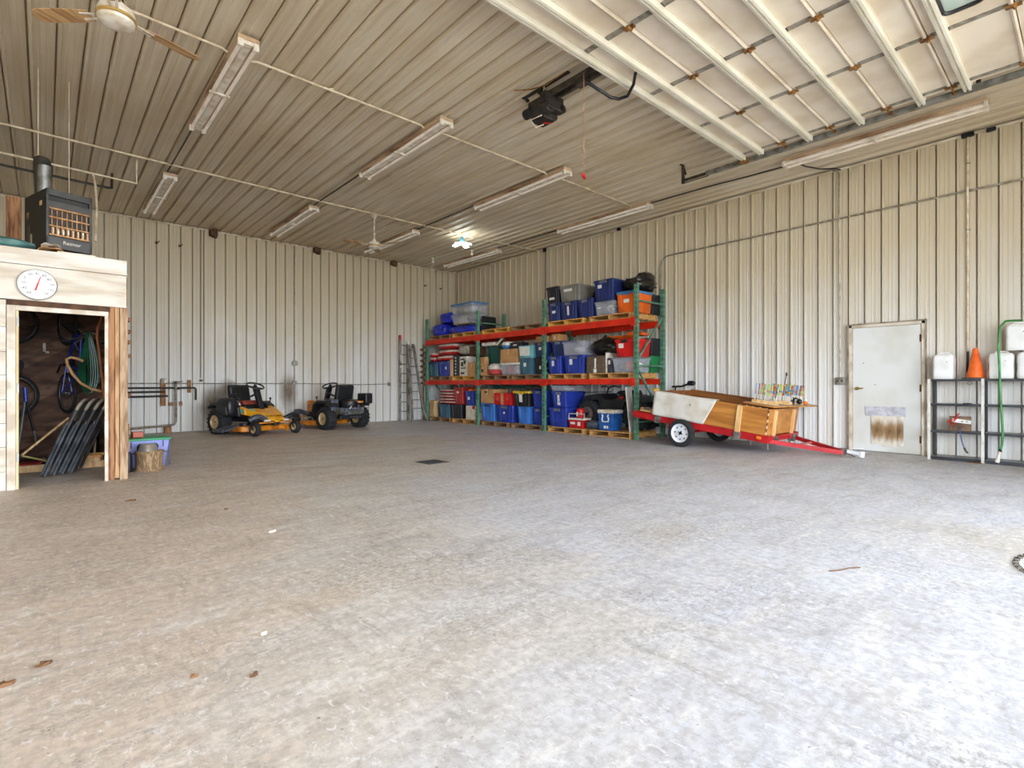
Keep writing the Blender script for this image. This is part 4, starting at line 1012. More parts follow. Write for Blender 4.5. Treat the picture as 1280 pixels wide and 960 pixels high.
# ---- pallets
M_PAL = [mat('pallet_wood_%d' % i, hexc(*a), 0.75, c2=hexc(*b), scale=5, stretch=(1, 5, 5), bump=.2) for i, (a, b) in enumerate((((206, 158, 92), (172, 120, 62)), ((166, 128, 88), (124, 90, 58)), ((226, 172, 84), (196, 138, 56))))]
def make_pallet(m):
    t = thing('pallet', '', 'pallet', group='wooden pallets in the rack')
    for i in range(6):
        x = -.455 + i * .158; MB().box((x, -.54, .10), (x + .12, .54, .122)).build('deck_board', m, t)
    for y in (-.52, -.02, .48): MB().box((-.455, y, .02), (.455, y + .04, .10)).build('stringer', m, t)
    for x in (-.455, -.05, .355): MB().box((x, -.54, 0), (x + .10, .54, .02)).build('bottom_board', m, t)
    return t
pproto = [make_pallet(m) for m in M_PAL]; pused = [False] * 3
PW = 1.12
PALS = [(12.82, 2.385, 1, 'wooden pallet on the top rack level under the blue bags'), (11.66, 2.385, 2, 'yellowish pallet on the top rack level under the stacked clear totes'),
        (10.30, 2.385, 2, 'bare yellowish pallet on the top rack level beside the empty green upright'), (9.14, 2.385, 1, 'bare grey-brown pallet on the top rack level left of the navy totes'),
        (7.88, 2.385, 2, 'bright pallet on the top rack level under the navy and grey totes'), (6.66, 2.385, 0, 'pallet on the top rack level under the orange tote'),
        (12.82, 1.19, 1, 'pallet on the middle rack level under the red and white sacks'), (11.66, 1.19, 2, 'pallet on the middle rack level under the printed white box'),
        (10.30, 1.19, 1, 'dark pallet on the middle rack level under the white sacks'), (9.14, 1.19, 1, 'pallet on the middle rack level under the teal totes'),
        (7.88, 1.19, 0, 'pallet on the middle rack level under the pair of blue totes'), (6.66, 1.19, 0, 'pallet on the middle rack level under the brown fabric bin'),
        (12.82, 0, 1, 'floor pallet at the ladder end of the rack'), (11.66, 0, 0, 'floor pallet under the black tote and white carton'),
        (10.32, 0, 1, 'floor pallet under the light blue tote beside a green upright'), (9.14, 0, 1, 'floor pallet under the black tote with the yellow lid stack'),
        (7.88, 0, 0, 'floor pallet under the small red cooler'), (6.66, 0, 0, 'floor pallet under the blue cooler and quad bike')]
for (y, z, k, lab) in PALS:
    p = pproto[k] if not pused[k] else copy_tree(pproto[k]); pused[k] = True
    p.location = (RX0 + .475, y, z + .001); p['label'] = lab; p.rotation_euler.z = random.uniform(-.012, .012)
ZB, ZM, ZT = .124, 1.314, 2.509

# ---- contents
def pl(name, c, rough=.42): return mat(name, hexc(*c), rough, c2=hexc(*[int(k * .82) for k in c]), scale=3)
M_NAVY = pl('navy_plastic', (34, 48, 104)); M_BLUE = pl('blue_plastic', (38, 60, 158)); M_LBLUE = pl('light_blue_plastic', (62, 122, 204)); M_TEALG = pl('slate_teal_plastic', (62, 104, 122))
M_BLK = pl('black_tote_plastic', (34, 34, 38)); M_GREYT = pl('grey_tote_plastic', (132, 128, 118)); M_ORG = pl('orange_plastic', (238, 104, 22)); M_REDT = pl('red_tote_plastic', (214, 28, 24)); M_REDD = pl('brick_red_plastic', (176, 40, 30))
M_GRN = pl('green_tote_plastic', (20, 122, 62)); M_DGRN = pl('dark_green_plastic', (14, 84, 74)); M_TEALL = pl('aqua_plastic', (118, 188, 190)); M_YEL = pl('yellow_plastic', (232, 190, 50)); M_LIDG = pl('grey_lid_plastic', (120, 124, 132)); M_LIDB = pl('steel_blue_lid', (70, 128, 176))
M_STICK = mat('paper_sticker', hexc(236, 234, 226), .6, c2=hexc(222, 218, 206)); M_PUR = pl('lilac_plastic', (150, 156, 214)); M_GLID = pl('green_lid_plastic', (36, 150, 92))
def clearplastic(name, c):
    m = mat(name, hexc(*c), .25, c2=hexc(*[int(k * .93) for k in c]), scale=4, alpha=.28); return m
M_CLEAR = clearplastic('clear_tote_plastic', (214, 218, 226)); M_CLEARW = clearplastic('frosted_tote_plastic', (206, 208, 220))
M_STUFFW = mat('white_cloth', hexc(230, 226, 216), .8, c2=hexc(200, 190, 172), scale=9); M_STUFFB = mat('brown_plush', hexc(118, 94, 78), .9, c2=hexc(84, 64, 52), scale=9); M_STUFFO = pl('orange_ball', (232, 128, 60)); M_STUFFD = mat('dark_cloth', hexc(64, 62, 70), .85, c2=hexc(44, 42, 48), scale=8); M_STUFFR = mat('coral_cloth', hexc(214, 92, 84), .8, c2=hexc(190, 66, 62), scale=8)

def tote(label, y0, y1, z0, z1, mb, ml, xf=8.60, d=.62, stickers=(), contents=(), lid=True, taper=.88, clasps=True, yaw=0.0, group='storage totes in the rack', name='storage_tote', tilt=0.0, lm=None):
    w = abs(y0 - y1); h = z1 - z0
    t = thing(name, label, 'tote', (xf + d / 2, (y0 + y1) / 2, z0), group=group, rot=(tilt, 0, yaw))
    lt = min(.045, h * .13)
    n = 5; ring = []
    def outline(sx, sy, z):
        r = min(sx, sy) * .12; pts = []
        for qx, qy, s0 in ((1, 1, 0), (-1, 1, 1), (-1, -1, 2), (1, -1, 3)):
            pts += arc((qx * (sx - r), qy * (sy - r), z), r, s0 * PI / 2, s0 * PI / 2 + PI / 2, 2)
        return pts
    hb = h - lt if lid else h
    A = outline(d / 2 * taper, w / 2 * taper, .002); B = outline(d / 2 * .97, w / 2 * .965, hb); k = len(A)
    m = MB(); inner = outline(d / 2 * .97 - .008, w / 2 * .965 - .008, hb); fl = outline(d / 2 * taper - .008, w / 2 * taper - .008, .012)
    m.add(A + B + inner + fl, [(i, (i + 1) % k, k + (i + 1) % k, k + i) for i in range(k)] + [(k + i, k + (i + 1) % k, 2 * k + (i + 1) % k, 2 * k + i) for i in range(k)] + [(2 * k + i, 2 * k + (i + 1) % k, 3 * k + (i + 1) % k, 3 * k + i) for i in range(k)] + [tuple(range(k - 1, -1, -1)), tuple(range(3 * k, 4 * k))])
    # moulded ribs on the end and side
    if not contents:
        for s in (-.30, .30):
            yb_, yt_ = s * w * taper * .97, s * w * .97
            m.add([(-d / 2 * taper - .008, yb_ - .012, .02), (-d / 2 * taper - .008, yb_ + .012, .02), (-d / 2 * .97 - .008, yt_ + .012, hb - .02), (-d / 2 * .97 - .008, yt_ - .012, hb - .02),
                   (-d / 2 * taper + .01, yb_ - .02, .02), (-d / 2 * taper + .01, yb_ + .02, .02), (-d / 2 * .97 + .01, yt_ + .02, hb - .02), (-d / 2 * .97 + .01, yt_ - .02, hb - .02)],
                  [(0, 1, 2, 3), (0, 3, 7, 4), (1, 5, 6, 2), (3, 2, 6, 7), (0, 4, 5, 1)])
    m.build('body', mb, t)
    if lid:
        o1 = outline(d / 2 + .004, w / 2 + .004, hb - .012); o2 = outline(d / 2 + .004, w / 2 + .004, h - .012); o3 = outline(d / 2 - .02, w / 2 - .02, h)
        MB().add(o1 + o2 + o3, [(i, (i + 1) % k, k + (i + 1) % k, k + i) for i in range(k)] + [(k + i, k + (i + 1) % k, 2 * k + (i + 1) % k, 2 * k + i) for i in range(k)] + [tuple(range(2 * k, 3 * k)), tuple(range(k - 1, -1, -1))]).build('lid', ml, t)
    if clasps:
        MB().box((-d / 2 - .014, -w * .17, hb - .035), (-d / 2 + .012, w * .17, hb - .006 if not lid else h - .02)).build('handle', lm or (M_LIDG if mb in (M_NAVY, M_BLUE, M_LBLUE) else ml), t, bevel=.004)
    for (fy, fz, sw, sh) in stickers:
        tp = taper + (.97 - taper) * fz
        MB().obox((-d / 2 * tp - .012, fy * w * .5, fz * hb), (.004, sw, sh), Euler((0, -math.atan2(d / 2 * (.97 - taper), hb), 0))).build('sticker', M_STICK, t)
    for ci, (mm, cy, cz, r) in enumerate(contents):
        MB().blob((-d * .12, cy * w * .5, cz * h), (d * .26, r * w * .5, r * h * .8 if r < .6 else h * .36), 12, 8, .25, 2.2, ci + int(y0 * 10), flat=.016 - cz * h).build('contents', mm, t, smooth=True)
    return t

def carton(label, y0, y1, z0, z1, mm, xf=8.62, d=.42, tape=True, marks=(), cat='box', name='carton', group='boxes in the rack', open_top=False, mark_mat=None):
    w = abs(y0 - y1); h = z1 - z0
    t = thing(name, label, cat, (xf + d / 2, (y0 + y1) / 2, z0), rz=random.uniform(-.03, .03), group=group)
    MB().box((-d / 2, -w / 2, .001), (d / 2, w / 2, h - .004)).build('body', mm, t, bevel=.004)
    for s in (-1, 1): MB().obox((s * d / 4, 0, h - .002), (d / 2 - .006, w - .002, .004), (0, s * .003, 0)).build('flap', mm, t)
    if tape: MB().box((-.025, -w / 2 - .001, h - .0), (.025, w / 2 + .001, h + .002)).box((-d / 2 - .0015, -.025, h * .6), (-d / 2, .025, h)).build('tape', M_PINE, t)
    for (fy, fz, sw, sh) in marks:
        MB().box((-d / 2 - .002, fy * w / 2 - sw / 2, fz * h - sh / 2), (-d / 2, fy * w / 2 + sw / 2, fz * h + sh / 2)).build('print', mark_mat or M_INK, t)
    return t
M_SACKW = mat('sack_white', hexc(226, 214, 200), .45, c2=hexc(196, 176, 160), scale=9, bump=.3, bscale=14); M_SACKR = mat('sack_red', hexc(204, 30, 34), .4, c2=hexc(170, 22, 28), scale=9, bump=.3, bscale=14)
def sack(label, y0, y1, z0, h, xf=8.60, d=.60, group='red and white sacks in the rack', mats=None, seed=0):
    w = abs(y0 - y1); t = thing('sack', label, 'sack', (xf + d / 2, (y0 + y1) / 2, z0), rz=random.uniform(-.06, .06), group=group)
    m = MB().blob((0, 0, h / 2), (d / 2, w / 2, h / 2), 22, 10, .06, 2.5, seed, power=.62, flat=-h / 2 + .003)
    b = m.v; m.mi = [0 if sum(b[i][2] for i in f) / len(f) > h * .52 else 1 for f in m.f]
    m.build('body', mats or [M_SACKW, M_SACKR], t, smooth=True)
    MB().box((-d * .25, -w / 2 - .02, h * .45), (d * .25, -w / 2 + .03, h * .52)).build('seam', (mats or [M_SACKW])[0], t)
    return t

# top level, ladder-end bay
M_BBAG = mat('blue_tarpaulin', hexc(40, 56, 206), .35, c2=hexc(20, 30, 140), scale=5, bump=.5, bscale=9, lo=.36, hi=.66)
def bluebag(label, y0, y1, z0, z1, seed, xf=8.64, d=.6):
    w = abs(y0 - y1); h = z1 - z0
    t = thing('blue_bag', label, 'bag', (xf + d / 2, (y0 + y1) / 2, z0), group='blue storage bags on the rack')
    MB().blob((0, 0, h / 2), (d / 2, w / 2, h / 2), 24, 12, .07, 3, seed, power=.45, flat=-h / 2 + .004).build('body', M_BBAG, t, smooth=True)
    for s in (-.25, .25): MB().tube([(-d / 2 - .002, s * w - .05, h * .5), (-d / 2 - .02, s * w - .04, h * .8), (-d / 2 - .02, s * w + .04, h * .8), (-d / 2 - .002, s * w + .05, h * .5)], .008, 6).build('strap', M_BLUE, t)
    return t
bluebag('blue storage bag at the ladder end of the top rack level', 13.34, 12.70, ZT, 2.86, 1)
bluebag('wide blue storage bag under the stacked clear totes', 12.52, 11.30, ZT, 2.72, 2)
bluebag('blue storage bag resting on top of two other blue bags', 13.02, 12.40, 2.86, 3.18, 4, xf=8.7)
tote('clear tote full of white cloth resting on the wide blue bag', 12.32, 11.34, 2.765, 3.058, M_CLEAR, M_CLEAR, contents=((M_STUFFW, .25, .45, .5), (M_STUFFD, -.5, .5, .4), (M_YEL, .4, .14, .45)), clasps=False, d=.6, xf=8.66)
tote('clear tote with a blue lid on top of another clear tote', 12.36, 11.32, 3.062, 3.35, M_CLEAR, M_LIDB, contents=((M_STUFFW, -.3, .4, .5), (M_STUFFB, .4, .35, .4)), d=.6, xf=8.66)
tag(MB().obox((9.12, 11.18, 2.72), (.5, .05, .44), (.0, 0, .05)).build('dark_sheet', M_BLK, bevel=.004), 'dark panel standing behind the stacked clear totes', 'panel')
# top level, near bay
tote('dark navy tote on the top rack level nearest the middle upright', 8.42, 8.05, ZT, 2.93, M_NAVY, M_NAVY, stickers=((-.05, .55, .10, .06),), d=.6)
tote('navy tote with a long vertical white label on the top rack level', 8.03, 7.55, ZT, 2.91, M_NAVY, M_NAVY, stickers=((.0, .55, .05, .20),), d=.6)
tote('navy tote leaning forward between the labelled tote and the clear plush tote', 7.50, 7.09, ZT, 2.91, M_NAVY, M_NAVY, d=.6, tilt=-.06)
tote('black tote stacked on the dark navy tote at the top of the rack', 8.46, 8.08, 2.932, 3.30, M_BLK, M_BLK, stickers=((.1, .30, .15, .05),), d=.6)
tote('grey tote with a long white label on the very top of the rack', 8.06, 7.46, 2.912, 3.27, M_GREYT, M_GREYT, stickers=((.1, .78, .24, .06),), d=.6)
tote('clear tote of plush toys on the top rack level', 7.05, 6.55, ZT, 2.80, M_CLEAR, M_CLEAR, contents=((M_STUFFB, .45, .40, .42), (M_STUFFW, -.25, .5, .36), (M_STUFFD, -.65, .4, .3)), stickers=((.5, .62, .08, .04),), clasps=False)
tote('tall navy tote stacked on the clear tote of plush toys', 7.07, 6.56, 2.802, 3.25, M_NAVY, M_NAVY, stickers=((.35, .76, .10, .07),), d=.62)
tote('bright orange tote with a blue lid at the near end of the top level', 6.50, 6.03, ZT, 2.94, M_ORG, M_LIDB, stickers=((-.05, .60, .13, .07),), d=.60, xf=8.62)
tote('black tote behind the orange tote at the near end of the top level', 6.48, 6.05, ZT, 2.92, M_BLK, M_BLK, xf=9.24, d=.40)
tote('green tote mostly hidden behind the tall navy tote', 6.95, 6.5, ZT, 3.30, M_GRN, M_GRN, xf=9.26, d=.40)
M_TRASH = mat('black_trash_bag', hexc(26, 25, 24), .28, c2=hexc(48, 42, 34), scale=5, bump=.9, bscale=8)
def trashbag(label, c, r, seed):
    t = thing('trash_bag', label, 'bag', (c[0], c[1], c[2]), group='black bags in the rack')
    MB().blob((0, 0, r[2]), r, 30, 16, .28, 3.2, seed, flat=-r[2] + .015).build('body', M_TRASH, t, smooth=True)
    MB().tube([(0, .1, r[2] * 1.75), (-.02, .08, r[2] * 2.05), (.03, .06, r[2] * 2.15)], [.05, .03, .05], 8).build('knot', M_TRASH, t, smooth=True)
trashbag('large black trash bag draped over the orange and black totes', (9.08, 6.25, 2.955), (.40, .28, .15), 5)
MB().blob((.05, -.10, .27), (.24, .17, .13), 20, 10, .3, 3, 9).build('fold', M_TRASH, [o for o in bpy.data.objects if o.name == 'trash_bag'][0], smooth=True)
trashbag('small dark bag beside the tall navy tote', (9.0, 7.24, 2.91), (.16, .14, .09), 8)
# middle level, ladder-end bay
sack('topmost red and white sack of the middle level pile', 13.08, 12.10, 2.09, .18, seed=1)
sack('second red and white sack down in the middle level pile', 13.04, 12.06, 1.92, .17, seed=2)
sack('lowest large red and white sack lying on the blue totes', 13.10, 12.24, 1.755, .165, seed=3)
sack('small upper sack at the ladder end of the middle level', 13.42, 13.13, 1.89, .14, seed=4, d=.4, xf=8.62)
sack('small lower sack at the ladder end of the middle level', 13.42, 13.13, 1.755, .135, seed=5, d=.4, xf=8.62)
tote('slate blue tote at the ladder end of the middle level', 13.40, 12.96, ZM, 1.75, M_TEALG, M_NAVY)
tote('blue tote under the red and white sacks', 12.93, 12.38, ZM, 1.75, M_BLUE, M_BLUE, stickers=((-.55, .6, .07, .08),))
tag(MB().box((8.62, 12.20, ZM), (8.66, 12.32, 1.79)).build('wood_plank', M_PINE, bevel=.004), 'pale wood plank standing between the blue tote and the black case', 'plank')
t = carton('black case with a row of white marks on the middle level', 12.14, 11.88, ZM, 1.90, M_BLK, d=.4, tape=False, marks=[(.2, .12 + .15 * i, .05, .045) for i in range(6)], mark_mat=M_STICK, cat='case', name='case')
carton('tall white box with black printing on the middle level', 11.85, 11.50, ZM, 1.85, M_WHITE, d=.4, tape=False, marks=((.2, .85, .20, .04), (.3, .60, .10, .12), (-.4, .70, .10, .10), (.0, .40, .24, .03), (.2, .14, .18, .05)))
carton('tan cardboard box in front of the printed white box', 11.46, 11.12, ZM, 1.68, M_CARD, xf=8.6, d=.3)
M_SILV = mat('silver_film', hexc(190, 186, 172), .35, metal=.2, c2=hexc(140, 134, 118), scale=10, bump=.5, bscale=12)
sack('silver grey sack on top of the printed white box', 11.97, 11.44, 1.90, .29, d=.42, mats=[M_SILV, M_SILV], seed=6)
carton('brown cardboard box beside the silver sack', 11.40, 11.13, 1.87, 2.10, M_BROWNWD, d=.34, tape=False)
tag(MB().box((8.75, 11.12, 1.852), (9.1, 11.86, 1.868)).build('shelf_board', M_BROWNWD), 'brown board lying across the printed white box', 'board')
# middle level, middle bay
carton('upper small brown box against the green upright', 10.92, 10.72, 1.572, 1.80, M_CARD, d=.12, tape=False)
carton('lower small brown box against the green upright', 10.92, 10.70, ZM, 1.565, M_CARD, d=.14, marks=((.2, .5, .08, .08),))
sack('white sack with coloured printing on the middle level', 10.66, 10.24, ZM, .31, mats=[M_STUFFW, M_STUFFR], seed=7, d=.45, group='white sacks in the rack')
tote('large dark green tote with a skewed lid on the middle level', 10.84, 10.12, 1.63, 2.08, M_DGRN, M_DGRN, xf=8.78, d=.6, yaw=.05)
for i, (y, dz) in enumerate(((10.72, .0), (10.5, .0))):
    tag(MB().cyl((8.66, y + .14, 2.135), (8.72, y - .12, 2.135), .05, n=14).build('white_roll', M_STUFFW, smooth=True), ('left white roll lying on the dark green tote', 'right white roll lying on the dark green tote')[i], 'roll', 'white rolls on the green tote')
tag(MB().beam((8.66, 10.30, 2.09), (8.72, 10.08, 2.28), .04, .03).build('white_stick', M_TRIM), 'white slat leaning up from the dark green tote', 'slat')
tote('clear tote of coral cloth with a white lid', 10.12, 9.40, ZM, 1.62, M_CLEAR, M_WHITE, contents=((M_STUFFR, .4, .42, .5), (M_STUFFW, -.5, .45, .45), (M_STUFFR, -.1, .3, .4)), clasps=False)
carton('brown cardboard box on top of the tote of coral cloth', 10.10, 9.48, 1.622, 1.96, M_CARD, d=.5)
sack('small blue and white bag on the brown cardboard box', 10.08, 9.82, 1.963, .20, mats=[M_STUFFW, M_LIDB], seed=9, d=.3, group='white sacks in the rack')
t = thing('toolbox', 'black toolbox with a carrying handle on the brown cardboard box', 'toolbox', (8.80, 9.58, 1.963))
MB().box((-.14, -.20, 0), (.14, .20, .15)).build('body', M_BLK, t, bevel=.015)
MB().tube([(0, -.12, .15), (0, -.11, .205), (0, .11, .205), (0, .12, .15)], .012, 8).build('handle', M_BLACK, t, smooth=True)
MB().box((-.144, -.05, .07), (-.139, .08, .10)).build('sticker', M_STICK, t)
tote('teal tote under the pale aqua bin on the middle level', 9.38, 8.94, ZM, 1.71, M_TEALG, M_TEALG, stickers=((.1, .6, .09, .09),), lid=False, clasps=False)
tote('pale aqua bin with a printed white front label', 9.44, 8.92, 1.712, 2.01, M_TEALL, M_TEALL, stickers=((.05, .55, .34, .22),), lid=False, clasps=False)
tote('navy tote behind the middle green upright with a small label', 8.90, 8.56, 1.72, 2.07, M_NAVY, M_NAVY, stickers=((-.05, .65, .09, .07),), xf=8.66, d=.5)
tote('black case with a looped handle behind the middle green upright', 8.90, 8.57, ZM, 1.715, M_BLK, M_BLK, stickers=((-.1, .45, .06, .08),), xf=8.66, d=.5)
carton('small brown box under the top beam left of the middle upright', 8.98, 8.58, 2.075, 2.22, M_CARD, xf=8.78, d=.34, tape=False)
# middle level, near bay
tote('blue tote at the left of the near bay on the middle level', 8.42, 8.02, ZM, 1.72, M_BLUE, M_BLUE, stickers=((.15, .66, .07, .12),))
tote('navy tote stacked behind the diagonal green brace', 8.42, 8.02, 1.722, 2.07, M_NAVY, M_NAVY, xf=8.72, d=.5)
carton('brown box with a white tag under the top beam of the near bay', 8.44, 8.22, 2.072, 2.235, M_CARD, xf=8.76, d=.3, tape=False, marks=((.1, .5, .03, .07),), mark_mat=M_STICK)
tote('blue tote under the frosted clear tote', 7.93, 7.33, ZM, 1.715, M_BLUE, M_BLUE, stickers=((.25, .72, .08, .12),))
tote('frosted clear tote with a white ball inside', 7.98, 7.36, 1.717, 2.03, M_CLEARW, M_CLEARW, contents=((M_STUFFW, -.1, .42, .30),), clasps=False)
t = thing('fabric_bin', 'brown woven fabric bin with a hanging white tag', 'bin', (8.83, 7.03, ZM), group=None)
M_FAB = mat('brown_weave', hexc(110, 92, 72), .9, c2=hexc(78, 62, 46), scale=30, stretch=(1, 1, 2), bump=.5, bscale=60)
MB().box((-.22, -.24, 0), (.22, .24, .36)).build('body', M_FAB, t, bevel=.012)
MB().box((-.226, -.025, .10), (-.221, .015, .31)).obox((-.226, .0, .05), (.012, .07, .08)).build('tag', M_STICK, t)
trashbag('shiny black trash bag on the brown fabric bin', (8.92, 6.94, 1.68), (.28, .36, .19), 3)
tag(MB().box((8.62, 6.735, ZM), (9.0, 6.765, 1.73)).build('white_board', M_WHITE), 'thin white board standing beside the brown fabric bin', 'board')
carton('narrow dark box between the white board and the tote with the orange ball', 6.71, 6.62, ZM, 1.62, M_STUFFD, d=.3, tape=False, marks=((.0, .7, .05, .08),), mark_mat=M_STICK)
tote('clear tote holding an orange ball on the middle level', 6.60, 6.05, ZM, 1.625, M_CLEAR, M_CLEAR, contents=((M_STUFFO, -.25, .42, .42), (M_STUFFD, .5, .4, .4), (M_STUFFW, -.75, .5, .22)), clasps=False, d=.6)
tote('red tote on the tote with the orange ball', 6.52, 6.05, 1.627, 1.99, M_REDT, M_REDT, stickers=((.35, .70, .12, .09),), d=.6, lm=M_BLK)
tote('green bin with pouring lip at the near end of the middle level', 6.50, 6.06, ZM, 1.66, M_GRN, M_GRN, xf=9.23, d=.38, lid=False, taper=.82, clasps=False)
tote('black tote stacked on the green bin', 6.50, 6.06, 1.662, 2.03, M_BLK, M_BLK, xf=9.23, d=.40)
for i, (y0, y1, z, x) in enumerate(((7.15, 6.52, 2.045, 9.30), (6.50, 6.12, 2.075, 9.10))):
    t = thing('orange_sled', ('long orange plastic sled lying behind the black trash bag', 'orange plastic sled end sticking out over the red tote')[i], 'sled', (x, (y0 + y1) / 2, z), group='orange sleds in the rack')
    w = abs(y0 - y1) / 2
    MB().prism([(-w, 0), (w * .8, 0), (w, .05), (w, .09), (w * .9, .06), (-w, .05)], -.12, .12, 'x').build('hull', M_ORG, t, bevel=.008)
    MB().box((-.12, -w * .9, .05), (-.10, w * .8, .075)).build('rim', M_ORG, t)
# bottom level, ladder-end bay
t = tag(MB().box((8.62, 13.12, ZB), (8.76, 13.36, .60)).box((8.615, 13.10, .52), (8.765, 13.38, .60)).build('wooden_crate', M_PINE, bevel=.005), 'pale wooden crate standing at the ladder end of the floor level', 'crate')
tote('dark blue tote behind the slate teal tote on the floor level', 13.08, 12.90, ZB, .51, M_NAVY, M_NAVY, xf=8.72, d=.5)
tote('slate teal tote on the floor level near the ladder', 12.88, 12.34, ZB, .51, M_TEALG, M_TEALG)
tote('black tote on the floor level between the teal tote and white carton', 12.30, 11.76, ZB, .52, M_BLK, M_BLK, clasps=False)
for i in range(5):
    sack(['top', 'second', 'third', 'fourth', 'lowest'][i] + ' red and white sack of the pile on the slate teal tote', 12.98, 12.18, .515 + (4 - i) * .085, .083, seed=11 + i, d=.55)
tote('brick red tote with a white label on the floor level', 12.12, 11.70, .522, 1.0, M_REDD, M_REDD, stickers=((.0, .78, .10, .06),), lm=M_REDD)
carton('white printed carton with a red corner on the floor level', 11.56, 11.14, ZB, .495, M_PAPER, tape=False, marks=((-.7, .88, .12, .08),), mark_mat=M_RED)
t = tote('blue tote heaped with orange things on the white printed carton', 11.60, 11.17, .50, .90, M_BLUE, M_BLUE, lid=False, stickers=((.15, .5, .09, .08),), clasps=False)
for q in range(4): MB().blob((-.05 - .1 * (q % 2), -.13 + .09 * q, .40), (.09, .08, .055), 10, 6, .2, 3, q).build('contents', (M_STUFFO, M_ORG, M_STUFFR, M_STUFFO)[q], t, smooth=True)
# bottom level, middle bay
tote('light blue tote beside the second green upright on the floor level', 10.90, 10.34, ZB, .585, M_LBLUE, M_LBLUE, lm=M_NAVY)
carton('large brown cardboard box on the light blue tote', 10.90, 10.38, .587, .95, M_CARD, d=.5, marks=((.2, .8, .10, .05),), mark_mat=M_BROWNWD)
tote('blue tote under the red drinks carton', 10.24, 9.62, ZB, .555, M_BLUE, M_BLUE, stickers=((.05, .62, .05, .05),))
t = carton('red carton with a tan stripe on the blue tote', 10.34, 9.72, .557, .86, M_REDT, d=.45, tape=False)
MB().box((-.227, -.04, .0), (-.225, .06, .30)).build('stripe', M_CARD, t)
for s in (-.2, .2): MB().cyl((-.227, s, .17), (-.2255, s, .17), .055, n=16).build('print', M_STUFFR, t)
tag(MB().box((8.95, 8.62, .98), (9.15, 10.85, 1.045)).build('green_trough', M_DGRN, bevel=.01), 'long dark green trough lying under the middle beam', 'trough')
tote('light blue tote under the black tote with the yellow lid', 9.46, 9.04, ZB, .54, M_LBLUE, M_LBLUE, lid=False, clasps=False)
tote('black tote with a bright yellow lid', 9.62, 9.04, .542, .92, M_BLK, M_YEL, stickers=((.0, .62, .11, .20),), lm=M_YEL)
tote('blue tote on the floor left of the third green upright', 8.98, 8.60, ZB, .52, M_BLUE, M_BLUE, xf=8.66)
tote('upper blue tote left of the third green upright', 9.00, 8.60, .522, .94, M_BLUE, M_BLUE, xf=8.66, tilt=.03)
t = thing('metal_rack_bar', 'silver rail lying across the yellow-lidded tote', 'rail', (8.9, 9.1, .922), group=None)
MB().tube([(0, -.4, .06), (0, .4, .10)], .02, 8).build('tube', M_GALV, t); MB().tube([(.1, -.4, .03), (.1, .38, .03)], .02, 8).build('tube', M_GALV, t)
# bottom level, near bay
tote('large blue tote on the floor beside the small red cooler', 8.40, 7.84, ZB, .555, M_BLUE, M_BLUE, d=.7)
tote('blue tote with white number labels stacked on the large blue tote', 8.30, 7.86, .557, .925, M_BLUE, M_BLUE, stickers=((.0, .78, .06, .06), (.0, .55, .06, .08), (.0, .28, .09, .07)), d=.7)
tote('shallow clear tote at the top of the near floor stack', 8.34, 7.84, .927, 1.06, M_CLEAR, M_CLEAR, contents=((M_STUFFW, -.4, .4, .3),), clasps=False, d=.7)
def cooler(label, y0, y1, z0, z1, mb, xf, d, name='cooler', lid_h=.06):
    w = abs(y0 - y1); h = z1 - z0
    t = thing(name, label, 'cooler', (xf + d / 2, (y0 + y1) / 2, z0))
    MB().frust((0, 0), (d * .9, w * .9), (d, w), .001, h - lid_h).build('body', mb, t, bevel=.018)
    MB().box((-d / 2 - .008, -w / 2 - .008, h - lid_h), (d / 2 + .008, w / 2 + .008, h)).build('lid', M_WHITE, t, bevel=.014)
    return t, w, h
t, w, h = cooler('small red and white cooler on the near floor pallet', 7.78, 7.36, ZB, .345, M_RED, 8.60, .28, lid_h=.045)
MB().tube([(-.10, -w / 2 - .01, h - .03), (-.10, -w / 2 - .01, h + .09), (-.10, w / 2 + .01, h + .09), (-.10, w / 2 + .01, h - .03)], .009, 8).build('handle', M_WHITE, t, smooth=True)
MB().obox((-.137, .08, .11), (.004, .13, .05)).build('sticker', M_STICK, t); MB().obox((-.137, -.1, .10), (.004, .08, .08)).build('sticker', M_STICK, t)
t = thing('drink_jug', 'red drink jug with white lettering standing on the red cooler', 'jug', (8.78, 7.58, .347))
MB().lathe([(.085, 0), (.092, .02), (.092, .13), (.085, .15)], n=22).build('body', M_RED, t, smooth=True)
MB().lathe([(.088, .15), (.09, .18), (.06, .20), (.03, .215)], n=22).build('lid', M_REDT, t, smooth=True)
MB().obox((-.095, .01, .08), (.004, .045, .09)).build('lettering', M_STICK, t)
tag(MB().blob((8.73, 7.16, ZB + .09), (.12, .19, .10), 20, 10, .3, 3, 12).build('folded_cover', mat('grey_blue_fabric', hexc(84, 92, 100), .8, c2=hexc(56, 62, 70), scale=7, bump=.4), smooth=True), 'crumpled grey blue cover beside the blue cooler', 'cover')
t, w, h = cooler('blue cooler with a white lid and white horseshoe emblem', 6.95, 6.56, ZB, .555, mat('cooler_blue', hexc(40, 96, 168), .35, c2=hexc(30, 76, 140)), 8.60, .33, lid_h=.075)
hs = [(-.171, .085, .335), (-.170, .062, .30), (-.169, .085, .25), (-.167, .07, .19), (-.166, .0, .185), (-.167, -.07, .19), (-.169, -.085, .25), (-.170, -.062, .30), (-.171, -.085, .335)]
MB().tube([(x + .002, y, z) for x, y, z in hs], .014, 6).build('horseshoe_emblem', M_STICK, t)
MB().obox((-.155, .02, .075), (.006, .05, .055)).obox((-.155, -.045, .075), (.006, .035, .05)).build('tap', M_STICK, t)
